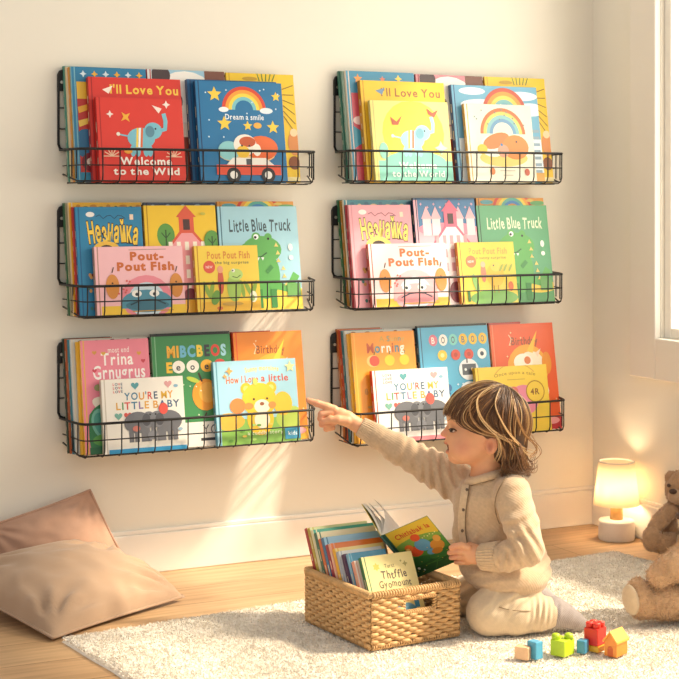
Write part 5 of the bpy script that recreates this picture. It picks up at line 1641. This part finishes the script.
# placket: a strip with its seam, and buttons
pl = []
for (u, v) in ((469.5, 485), (468, 495), (466.3, 507), (465.3, 519), (465.5, 531), (467, 542), (469, 553)):
    pl.append(c(u, v, front_d(u, v, Uc_, Vc_, Dc_) - .15))
pl = catmull(pl, 6)
mb = MB()
V = []; 
for i, p in enumerate(pl):
    p = np.array(p); off = np.array([-1.0, .35, 0]) * 7 * K
    V += [p + np.array([0, -.0012, 0]), p + off + np.array([0, -.0012, 0]), p + off + np.array([0, .003, 0]), p + np.array([0, .003, 0])]
fs = []
for i in range(len(pl) - 1):
    for k_ in range(4):
        fs.append((i * 4 + k_, i * 4 + (k_ + 1) % 4, (i + 1) * 4 + (k_ + 1) % 4, (i + 1) * 4 + k_))
fs += [(3, 2, 1, 0), tuple((len(pl) - 1) * 4 + k_ for k_ in range(4))]
mb.add(V, fs); mb.build('placket', ribm, card, smooth=False)
mb = MB(); mb.tube([np.array(p) + np.array([0, -.0012, 0]) for p in pl], .55 * K, 5)
mb.build('placket_edge', mat('stitched_edge', '#8a7458', rough=.9, noise=.05), card, smooth=True)
btm = mat('horn_button', '#6b5746', rough=.35, noise=.1, nscale=200)
for (u, v) in ((467.0, 490), (463.4, 510), (462.4, 531)):
    d_ = front_d(u, v, Uc_, Vc_, Dc_) - 2.6
    mb = MB(); n0 = c(u, v, d_)
    pts = []
    for dz, r_ in ((0, 0), (0, 1.2), (.5, 1.6), (2.0, 1.6)):
        for q in range(14):
            a = q * 2 * math.pi / 14
            pts.append(n0 + np.array([r_ * math.cos(a) * .9, dz + r_ * math.cos(a) * -.25, r_ * math.sin(a)]) * K)
    fs = [(i * 14 + q, i * 14 + (q + 1) % 14, (i + 1) * 14 + (q + 1) % 14, (i + 1) * 14 + q) for i in range(3) for q in range(14)]
    mb.add(pts, fs); mb.build('button', btm, card, smooth=True)
# armhole and shoulder seams
mb = MB()
sm_pts = []
for (u, v) in ((509, 474), (503, 482), (497.5, 492), (495, 503), (496, 514), (499.5, 524)):
    sm_pts.append(c(u, v, front_d(u, v, Uc_, Vc_, Dc_, 2) + .1))
mb.tube(catmull(sm_pts, 5), .5 * K, 5); mb.build('seam', MATS['stitched_edge'], card, smooth=True)

# --- trousers
T = Soft()
soft_ell(T, 511, 580, 2, 30, 35, 20, .018)
limb(T, [(520, 589, -16), (506, 599, -25), (490, 612.5, -30)], [21, 23.5, 22.2], .014)
limb(T, [(490, 612.5, -30), (515, 614, -29), (538, 613.5, -26), (548, 612, -24.5)], [22, 20, 16.5, 15.2], .012)
limb(T, [(508, 584, 26), (458, 597, 46)], [23, 19], .014); limb(T, [(458, 597, 46), (510, 611, 42), (524, 610, 38)], [18, 15, 13], .012)
tdisp = folds([(493, 602, -48, .7, .7, 0, 9, 1.1, 13), (506, 607, -48, .8, .6, 0, 8, .9, 13), (540, 613, -40, 1, .12, 0, 6.2, 1.5, 12), (549, 612, -30, 1, .12, 0, 5.2, 1.2, 9), (520, 592, -40, .5, 1, 0, 10, 1.2, 20), (500, 590, -44, .3, 1, 0, 12, .9, 18), (455, 590, 30, .6, .8, 0, 9, 1.2, 20)])
def floorclip(V):
    V = V.copy(); V[:, 2] = np.maximum(V[:, 2], .0008); return V
Vt, Qt = T.mesh(.0023, disp=tdisp, relax=1)
trs = np_mesh('trousers', floorclip(Vt), Qt, trm, person)
# seam on the thigh
Ut_, Vt_, Dt_ = ptpix(Vt)
mb = MB(); mb.tube(catmull([c(u, v, front_d(u, v, Ut_, Vt_, Dt_, 2) + .1) for (u, v) in ((499, 607), (506, 609), (515, 610.5), (524, 611), (531, 611))], 4), .4 * K, 5)
mb.build('seam', MATS['stitched_edge'], trs, smooth=True)
# --- socks
for s, dd in ((1, 0), (-1, 62)):
    S_ = Soft(); ux = -22 if s < 0 else 0; vx = -16 if s < 0 else 0
    limb(S_, [(541 + ux, 612 + vx, -25 + dd), (553 + ux, 611.5 + vx, -23 + dd), (564 + ux, 615.5 + vx, -20 + dd), (574 + ux, 620.5 + vx, -18 + dd), (582 + ux, 624 + vx, -16 + dd)], [12.5, 14.2, 12, 9, 6.8], .008)
    sd = folds([(556, 606, -36 + dd, 1, .2, 0, 7, .6, 9)], .0005)
    Vs, Qs = S_.mesh(.002, disp=sd, relax=1)
    np_mesh('sock', floorclip(Vs), Qs, sockm, person)

# --- hair: a base cap and combed strands
hairm = attr_mat('hair', rough=.38, spec=.55, noise=.10, nscale=200)
Hc = Soft()
soft_ell(Hc, 487.5, 422.5, 0, 41.5, 34.5, 37.5, .01)
soft_ell(Hc, 506, 443, 0, 20, 29, 23, .014)
soft_ell(Hc, 450, 452, 0, 27, 60, 40, .006, sub=True)
soft_ell(Hc, 473, 458, 0, 20, 60, 34, .006, sub=True)
soft_ell(Hc, 491, 450, -34, 9.5, 9, 11, .005, sub=True); soft_ell(Hc, 491, 450, 34, 9.5, 9, 11, .005, sub=True)
Vh, Qh = Hc.mesh(.0026, relax=2)
hcol = np.tile(np.array(lin('#4a301d')), (len(Vh), 1)) * (1 + .25 * vnoise(Vh, 70, 5))[:, None]
hair = np_mesh('hair', Vh, Qh, hairm, person, col=hcol)
r = np.random.default_rng(42)
HC = np.array([487., 0., 422.5]); HR = np.array([43.5, 36.5, 39.5])
def hp(nv, lift=1.0):                       # unit-sphere point -> local
    q = nv * HR * lift
    return c(HC[0] + q[0], HC[2] - q[2], q[1])
crown = np.array([.42, -.10, .82]); crown /= np.linalg.norm(crown)
mbh = MB()
PAL = ['#50331c', '#614026', '#714b2b', '#835936', '#9a6e43', '#b58855', '#d2ac78']
def strand(start, lift, rad, col, maxn=40, wav=0.0):
    n = np.array(start); n /= np.linalg.norm(n)
    pts = []
    ph = r.uniform(0, 6.28); free = False
    step = .075
    curl = r.uniform(-.9, .9)
    end_x = r.uniform(-.02, .10)
    pos = None; vel = None
    tgt = r.uniform(452, 473)
    for i in range(maxn):
        if not free:
            away = n - crown * n.dot(crown)
            aw = away / (np.linalg.norm(away) + 1e-6)
            dirv = aw * 1.0 + np.array([0, 0, -1.0]) * .55
            side = abs(n[1])
            # sweep: forward at the top, back again around the ear
            sweep = np.array([-1.0, 0, 0]) * max(0, n[2] + .05) * .9 * side + np.array([1.0, 0, 0]) * max(0, .25 - n[2]) * 1.9 * side
            if n[0] > .2: sweep *= .4
            dirv = dirv + sweep
            dirv -= n * dirv.dot(n); dirv /= np.linalg.norm(dirv) + 1e-9
            perp = np.cross(n, dirv)
            dirv = dirv + perp * wav * math.sin(i * .55 + ph)
            lf = lift * (1 + .012 * math.sin(i * .6 + ph))
            pts.append(hp(n, lf))
            n2 = n + dirv * step; n2 /= np.linalg.norm(n2)
            q = n2 * HR
            u, v = HC[0] + q[0], HC[2] - q[2]
            # hairlines: fringe, temple, ear
            if u < 462 and v > 411 + end_x * 75 + (u - 446) * .55 * (u > 450): break
            if 462 <= u < 480 and v > 421 + (u - 462) * 1.6 + end_x * 90: break
            if 480 <= u < 485 and v > 449 + end_x * 50: break
            if 485 <= u < 499 and v > 437.5 + end_x * 26: break
            n = n2
            if n[2] < -.30 and n[0] > .27:
                free = True
                pos = hp(n, lf); pprev = pts[-1]
                vel = np.array([-.1, 0, -1.0])
        else:
            pts.append(pos)
            u, v, d = ptpix(pos[None]); v = v[0]
            t_ = max(0, (v - 448) / 24)
            cu = math.sin(t_ * 2.6 + .3) * curl
            des = np.array([-.10 + .9 * t_ * curl - (1.2 if u[0] > 528 else 0) + (1.4 if u[0] < 502 and abs(d[0]) > 8 else 0), .25 * math.sin(ph + i * .7) - n[1] * .35 * t_, -1.0 + 1.5 * max(0, t_ - .55) * abs(curl) * 1.5])
            vel = vel * .5 + des * .5; vel /= np.linalg.norm(vel)
            pos = pos + vel * .0055
            if v > tgt + 4: break
    if len(pts) < 4: return
    m = len(pts)
    tt = np.linspace(0, 1, m)
    rr = rad * np.clip(1.15 - tt ** 3 * 1.0, .15, 1) * np.clip(.5 + tt * 3, 0, 1)
    mbh.tube(pts, rr, 5, col, caps=False)
def rand_start(spread):
    a = r.uniform(0, 2 * math.pi); t_ = abs(r.normal(0, spread))
    e1 = np.cross(crown, (0, 1, 0)); e1 /= np.linalg.norm(e1); e2 = np.cross(crown, e1)
    return crown * math.cos(t_) + (e1 * math.cos(a) + e2 * math.sin(a)) * math.sin(t_)
for i in range(2300):
    st_ = rand_start(.75)
    if st_[0] < -.75 and st_[2] < .3: continue
    if st_[2] < -.3: continue
    ci = int(np.clip(r.normal(1.7, 1.4), 0, 5))
    strand(st_, r.uniform(.975, 1.03), r.uniform(.0007, .0013), PAL[ci], wav=.06)
for i in range(50):                          # sun-bleached locks on the outside
    st_ = rand_start(.55)
    if st_[1] > .3: continue
    strand(st_, r.uniform(1.03, 1.06), r.uniform(.0009, .0014), PAL[r.integers(4, 7)], wav=.10)
# flyaway locks sweeping off the back of the head
for q_ in range(34):
    u0 = r.uniform(497, 524); d0 = r.uniform(-33, 6); v0 = r.uniform(440, 452); sg = 1 if r.random() < .65 else -1
    L_ = r.uniform(.8, 1.25)
    pts_q = [(u0, v0, d0), (u0 + 3, v0 + 8 * L_, d0 - 1), (u0 + 4 + sg, v0 + 15 * L_, d0), (u0 + 3 + 5 * sg, v0 + 20 * L_, d0 + 1), (u0 + 3 + 9 * sg, v0 + 19 * L_, d0 + 2), (u0 + 3 + 10 * sg, v0 + 15 * L_, d0 + 2)]
    for j in range(4):
        off = r.normal(0, 1.2, 3)
        pp = catmull([c(p[0] + off[0] * (.5 + i_ / 4), p[1] + off[1] * (i_ / 4), p[2] + off[2]) for i_, p in enumerate(pts_q)], 5)
        mbh.tube(pp, np.linspace(1, .3, len(pp)) * .0012, 5, PAL[int(np.clip(r.normal(2.8, 1.3), 0, 6))], caps=False)
for (pts_, cl) in (
        ([(492, 386, -16), (478, 398, -30), (481, 417, -38), (497, 434, -38), (515, 443, -30), (524, 449, -20), (532, 452, -10)], 6),
        ([(500, 388, -18), (495, 405, -36), (505, 428, -38), (518, 444, -28), (529, 455, -14), (536, 448, -6), (530, 437, 0)], 6),
        ([(512, 394, -14), (516, 415, -32), (524, 434, -24), (534, 444, -12), (537, 452, -4), (530, 459, 0)], 5),
        ([(487, 388, -20), (471, 402, -31), (470, 416, -36), (478, 428, -38), (490, 434, -39), (502, 437, -36)], 5),
        ([(494, 433, -38), (499, 441, -38), (500, 452, -36), (496, 462, -33)], 6), ([(504, 436, -36), (513, 448, -31), (518, 461, -24), (514, 468, -20)], 5),
        ([(510, 440, -33), (520, 455, -24), (526, 464, -14), (520, 471, -10), (514, 468, -10)], 4), ([(500, 440, -37), (505, 456, -32), (503, 469, -27), (496, 470, -26)], 4)):
    for j in range(5):
        off = r.normal(0, 1.5, 3)
        pp = catmull([c(p[0] + off[0] * (i_ / 3), p[1] + off[1] * (i_ / 4), p[2] + off[2]) for i_, p in enumerate(pts_)], 6)
        mbh.tube(pp, np.linspace(1, .35, len(pp)) * .0013, 5, PAL[max(2, min(6, cl - (j % 2)))], caps=False)
ho = mbh.build('strands', hairm, hair, smooth=True)
# ------------------------------------------------------------------ the open book in the child's hand
ob = empty('open_book', (0, 0, 0), 0, 'open picture book with a green cover held over the wicker basket by the child', 'book')
Mc = Matrix.Translation(Vector(p0)) @ Matrix.Rotation(-TH, 4, 'Z')
dBR = -20.5
TRp = Vector(c(426, 516.5, dBR - 18)); BRp = Vector(c(462, 559, dBR)); TLp = Vector(c(380, 535, dBR + 5))
e2 = BRp - TRp
e1 = TRp - TLp
e1 = e1 - e2 * (e1.dot(e2) / e2.length_squared) * .6
TLp = TRp - e1
BLp = TLp + e2
Wb, Hb = e1.length, e2.length
x_ = e1.normalized(); y_ = -e2.normalized()
z_ = x_.cross(y_).normalized(); y_ = z_.cross(x_)
if z_.y > 0: z_ = -z_           # outwards, towards where the cover faces
Mb = Matrix(((x_.x, y_.x, z_.x, 0), (x_.y, y_.y, z_.y, 0), (x_.z, y_.z, z_.z, 0), (0, 0, 0, 1)))
Mb.translation = BLp
flip = Mb.to_3x3().determinant() < 0
ob.matrix_world = Mc @ Matrix.Translation(BLp)
Rb = Mb.to_3x3().to_4x4()
def D_open(a):
    a.rect(0, .74, 1, 1, '#d9b83a'); a.ell(.5, .72, .60, .12, '#d9b83a'); a.ell(.45, .56, .62, .22, '#7fa84a', a0=0, a1=180); a.rect(0, 0, 1, .58, '#4f8a3c')
    a.rect(0, 0, 1, .26, '#2c5a30'); a.ell(.2, .28, .3, .10, '#2f6a34'); a.ell(.8, .26, .34, .10, '#3a7438')
    a.text('Chitlabak la', .52, .85, .80, .10, '#c9462c', .02, wob=.06, arc=.06)
    a.ell(.30, .47, .16, .12, '#d9542c'); a.ell(.22, .58, .09, .08, '#e0702f'); a.ell(.18, .56, .04, .03, '#f2c46a')
    a.ell(.52, .54, .17, .15, '#5f9ac0', rot=-20); a.ell(.48, .72, .10, .09, '#d9542c'); a.ell(.60, .36, .12, .07, '#5f9ac0')
    a.ell(.78, .44, .15, .13, '#c98a3a'); a.ell(.86, .56, .08, .08, '#d9a04a'); a.ell(.70, .34, .12, .07, '#b8762c')
    rnd = random.Random(15)
    for i in range(18): a.line([(rnd.uniform(.05, .95), rnd.uniform(.02, .2)), (rnd.uniform(.05, .95), rnd.uniform(.1, .26))], .01, '#4f8a3c') if i % 3 == 0 else a.ell(rnd.uniform(.05, .95), rnd.uniform(.05, .5), .012, None, '#d8c24a', n=6)
    for i in range(6): a.star(.62 + i * .06, .67 + .02 * (i % 2), .02, '#f0e2a0', 4)
    a.ell(.12, .16, .03, None, '#e8ece0', n=8); a.ell(.2, .1, .02, None, '#e8ece0', n=8)
mb = MB()
mb.box((0, 0, -.0016), (Wb, Hb, 0), '#3f7a3c', M=Rb)
mb.box((0, 0, .00005), (.008, Hb, .0002), '#2c5a4a', M=Rb)
a = Art(Wb - .009, Hb); D_open(a)
for pts, fs, cl, k_ in a.items:
    mb.add([Rb @ Vector((.009 + min(max(x, 0), Wb - .009), min(max(y, 0), Hb), .00015 + .00006 * k_)) for x, y in pts], fs if not flip else [tuple(reversed(f)) for f in fs], cl)
mb.build('front_cover', printm, ob)
mb = MB(); mb.box((.001, .002, -.0075), (Wb - .003, Hb - .002, -.0018), M=Rb)
mb.build('page_block', pagem, ob)
# the other half: folded back past the spine, its pages towards us
spn = (BLp - TLp).normalized()
o2 = Vector(c(354, 495, dBR + 5 + 46)) - TLp
o2 = o2 - spn * o2.dot(spn) * .5
Bm = Matrix.Identity(4)
def sheet(w, h0, bow, off, name, m, col_, th, steps=12, start=0.0):
    """a sheet hinged on the spine, bowed towards the reader"""
    mbs = MB()
    d = o2.normalized(); nn = spn.cross(d).normalized()
    if nn.dot(Vector((1, 0, .3))) < 0: nn = -nn
    Vs, fs = [], []
    for i in range(steps + 1):
        t = i / steps
        p = (TLp - BLp) + d * (w * t) + nn * (bow * math.sin(math.pi * min(1, t * 1.0)) + off * t)
        for q in (0, 1):
            for s in (0, 1):
                Vs.append(p + spn * (h0 + (Hb - 2 * h0) * q) + nn * (th * (s - .5)))
    for i in range(steps):
        b0, b1 = i * 4, (i + 1) * 4
        for (u0, u1) in ((0, 1), (1, 3), (3, 2), (2, 0)):
            fs.append((b0 + u0, b0 + u1, b1 + u1, b1 + u0))
    fs += [(0, 2, 3, 1), (steps * 4 + 1, steps * 4 + 3, steps * 4 + 2, steps * 4)]
    mbs.add(Vs, fs, col_)
    return mbs.build(name, m, ob, smooth=False)
L2 = min(o2.length, Wb * 1.25)
sheet(L2, 0, .0, 0, 'back_cover', printm, '#c9b04a', .0016)
sheet(L2 * .985, .002, .006, .0035, 'page_block', pagem, None, .005)
whitem = mat('book_page_white', '#f4efe6', rough=.8, noise=.02)
for i, (bw, of) in enumerate(((.010, .007), (.015, .014), (.020, .030))):
    sheet(L2 * (.97 - .02 * i), .003, bw, of, 'loose_page', whitem, None, .0004)
mb = MB()
mb.tube([TLp - BLp + Vector((0, .0, 0)), Vector((0, 0, 0))], .0035, 8, '#2c5a4a'); mb.build('spine', printm, ob, smooth=True)

# ------------------------------------------------------------------ two plush bears
def plush(name, colr_, noise=.14, sc=90):
    return mat(name, colr_, rough=.95, spec=.15, noise=noise, nscale=sc, bump=.4, bscale=420, sheen=.5)
def fur(parent, V, Q, m, n, L, wd, lean, seed, name='fur', curl=.5):
    N = vnormals(V, Q)
    rr = np.random.default_rng(seed)
    a = V[Q[:, 1]] - V[Q[:, 0]]; b_ = V[Q[:, 3]] - V[Q[:, 0]]
    ar = np.linalg.norm(np.cross(a, b_), axis=1)
    f = rr.choice(len(Q), n, p=ar / ar.sum())
    s, t = rr.random((2, n))
    P = V[Q[f, 0]] * ((1 - s) * (1 - t))[:, None] + V[Q[f, 1]] * (s * (1 - t))[:, None] + V[Q[f, 2]] * (s * t)[:, None] + V[Q[f, 3]] * ((1 - s) * t)[:, None]
    Vf, Qf = blades(P - N[Q[f, 0]] * .0005, N[Q[f, 0]] + np.array([0, 0, -.25]), L, wd, lean, seed, curl)
    Vf[:, 2] = np.maximum(Vf[:, 2], .0006)
    o = np_mesh(name, Vf, Qf, m, parent); o['kind'] = 'stuff'
    return o
class Bear:
    def __init__(s, Zref, uref, vref, zref):
        s.Z = Zref; s.K = Zref / F
        s.org = np.array([(uref - 339.5) / F * Zref, Zref, zref])
    def c(s, u, v, d=0.0):
        Z = s.Z + d * s.K
        return np.array([(u - 339.5) / F * Z, Z, H - (v - HZ) * Z / F]) - s.org
    def ell(s, S_, u, v, d, rx, ry, rz, k=.008, rot=0.0, yaw=0.0, sub=False):
        a, y = math.radians(rot), math.radians(yaw)
        R = np.array([[math.cos(a), 0, math.sin(a)], [0, 1, 0], [-math.sin(a), 0, math.cos(a)]])
        Ry = np.array([[math.cos(y), math.sin(y), 0], [-math.sin(y), math.cos(y), 0], [0, 0, 1]])
        S_.ell(s.c(u, v, d), np.array([rx, ry, rz]) * s.K, k, sub, R @ Ry)
    def limb(s, S_, pts, rs, k=.008):
        S_.chain([s.c(*p) for p in pts], [r_ * s.K for r_ in rs], k)
    def part(s, root, name, m, build, h=.0028, lump=.0012, furn=0, L=.0055, wd=.0016, seed=1, clip=None, lean=.5, furm=None):
        S_ = Soft(); build(S_)
        V, Q = S_.mesh(h, disp=(lambda P: lump * vnoise(P, 75, seed)) if lump else None, relax=1)
        if clip is not None: V[:, 2] = np.maximum(V[:, 2], clip)
        o = np_mesh(name, V, Q, m, root)
        if furn: fur(o, V, Q, furm or m, furn, L, wd, lean, seed)
        return o
plm = plush('tan_plush', '#dab58d'); plm2 = plush('brown_plush', '#bb9673'); padm = plush('cream_plush', '#dcc6a6', .05); nosem = mat('bear_nose_thread', '#4a3226', rough=.5, noise=.1)
# front bear: sits at the edge of the rug, mostly outside the photo
Zb1 = (H - ZR) * F / (618.5 - HZ) + .02
b1 = Bear(Zb1, 690, 620, ZR)
r1 = empty('teddy_bear', tuple(cam2w(*b1.org)), -TH, 'fluffy tan teddy bear with a cream foot pad sitting on the rug', 'teddy bear')
b1.part(r1, 'torso', plm, lambda S_: (b1.ell(S_, 706, 577, 6, 43, 38, 42), b1.ell(S_, 708, 590, 6, 42, 38, 30)), furn=15000, seed=11, clip=.001)
b1.part(r1, 'head', plm, lambda S_: (b1.ell(S_, 722, 512, 4, 36, 34, 32), b1.ell(S_, 697, 480, 8, 12, 8, 12, .004), b1.ell(S_, 750, 482, 4, 12, 8, 12, .004)), furn=2500, seed=12)
b1.part(r1, 'muzzle', padm, lambda S_: b1.ell(S_, 693, 522, -12, 15, 14, 13), furn=600, seed=13, L=.004)
b1.part(r1, 'nose', nosem, lambda S_: b1.ell(S_, 679, 516, -14, 4, 5, 3.4), lump=0, h=.002)
for s_ in (-1, 1): b1.part(r1, 'eye', nosem, lambda S_: b1.ell(S_, 700, 505, -18 + 30 * (s_ > 0), 3, 3, 3), lump=0, h=.0018)
b1.part(r1, 'arm', plm, lambda S_: b1.limb(S_, [(690, 556, -24), (672, 567, -30), (659, 576, -32)], [15, 13.5, 11.5]), furn=5000, seed=14)
b1.part(r1, 'arm', plm, lambda S_: b1.limb(S_, [(722, 556, 34), (708, 574, 42), (700, 588, 44)], [15, 13.5, 11.5]), furn=800, seed=15)
lg = b1.part(r1, 'leg', plm, lambda S_: (b1.limb(S_, [(690, 600, -18), (664, 601, -24), (650, 602, -26)], [18, 16.5, 15]), b1.ell(S_, 640, 598.5, -27, 13, 15, 20, .006, rot=8, yaw=20)), furn=9000, seed=16, clip=.001)
b1.part(lg, 'foot_pad', padm, lambda S_: b1.ell(S_, 630.6, 600, -33.5, 4.4, 11.5, 15.5, .004, rot=8, yaw=32), lump=.0004, furn=500, L=.002, seed=17)
lg = b1.part(r1, 'leg', plm, lambda S_: (b1.limb(S_, [(724, 598, 30), (705, 600, 40), (700, 600, 42)], [18, 16.5, 15]),), furn=800, seed=18, clip=.001)
# back bear: sits against the right wall
Zb2 = 4.43
b2 = Bear(Zb2, 680, HZ + F / Zb2, 0)
r2 = empty('teddy_bear', tuple(cam2w(*b2.org)), -TH, 'smaller brown teddy bear sitting on the wooden floor against the right wall beside the lamp', 'teddy bear')
b2.part(r2, 'torso', plm2, lambda S_: (b2.ell(S_, 683, 526, -3, 22, 17, 25), b2.ell(S_, 683, 538, -3, 23, 17, 17)), furn=5000, L=.004, seed=21, clip=.001)
b2.part(r2, 'head', plm2, lambda S_: (b2.ell(S_, 686, 488, -4, 20.5, 18, 18.5), b2.ell(S_, 679, 497, -8, 12, 11, 9)), furn=4000, L=.0035, seed=22)
for (eu, ev, ed) in ((671.5, 478, -2), (701, 476, -4)):
    b2.part(r2, 'ear', plm2, lambda S_: (b2.ell(S_, eu, ev, ed, 7, 4, 7.2, .003),), furn=600, L=.003, seed=23)
b2.part(r2, 'muzzle', plush('light_brown_plush', '#c4a283', .05), lambda S_: b2.ell(S_, 676.5, 496, -16, 8.5, 7.5, 7.4), furn=500, L=.002, seed=24)
b2.part(r2, 'nose', nosem, lambda S_: b2.ell(S_, 673, 491.5, -21.5, 4.0, 2.8, 2.7, .002), lump=0, h=.0014)
for (eu, ev, ed) in ((668.8, 485.5, -13), (683.5, 484, -21)):
    b2.part(r2, 'eye', nosem, lambda S_: b2.ell(S_, eu, ev, ed, 1.9, 1.9, 1.9, .002), lump=0, h=.001)
b2.part(r2, 'arm', plm2, lambda S_: b2.limb(S_, [(670, 511, -12), (661, 520, -18), (655, 528, -22)], [8, 7.6, 7.4]), furn=1600, L=.0035, seed=25)
b2.part(r2, 'arm', plm2, lambda S_: b2.limb(S_, [(698, 511, -12), (704, 522, -20), (702, 532, -24)], [8, 7.6, 7.4]), furn=400, L=.0035, seed=26)
b2.part(r2, 'leg', plm2, lambda S_: (b2.limb(S_, [(676, 543, -14), (660, 542.5, -22)], [11, 10.5]), b2.ell(S_, 652.5, 538.5, -25, 10, 9, 13, .004, rot=-6)), furn=2400, L=.0035, seed=27, clip=.001)
b2.part(r2, 'leg', plm2, lambda S_: (b2.limb(S_, [(690, 545, -16), (688, 547, -30)], [11, 10.5]), b2.ell(S_, 687, 543, -36, 10.5, 9, 12.5, .004)), furn=900, L=.0035, seed=28, clip=.001)
# ------------------------------------------------------------------ light: sun through the window side, sky, the lamp
w = bpy.data.worlds.new('World'); SC.world = w; w.use_nodes = True
bg = w.node_tree.nodes['Background']
bg.inputs['Color'].default_value = (*lin('#fdfaf6'), 1); bg.inputs['Strength'].default_value = .54

def light(name, kind, loc, energy, col, **kw):
    l = bpy.data.lights.new(name, kind); l.energy = energy; l.color = lin(col)
    for k, v in kw.items(): setattr(l, k, v)
    o = bpy.data.objects.new(name, l); COL.objects.link(o); o.location = loc
    return o
def aim(o, d):
    o.rotation_euler = Vector(d).to_track_quat('-Z', 'Y').to_euler()
sun = light('sun', 'SUN', (6, 0, 5), 6.4, '#ffecd2', angle=math.radians(5.0))
aim(sun, (-.62, .30, -.70))

sky = light('window_daylight', 'AREA', (XR + .35, (WY0 + WY1) / 2 + .55, (WZ0 + WZ1) / 2 + .1), 92.0, '#fff3e0', shape='RECTANGLE', size=3.4, size_y=2.0)
aim(sky, (-1, 0, 0))
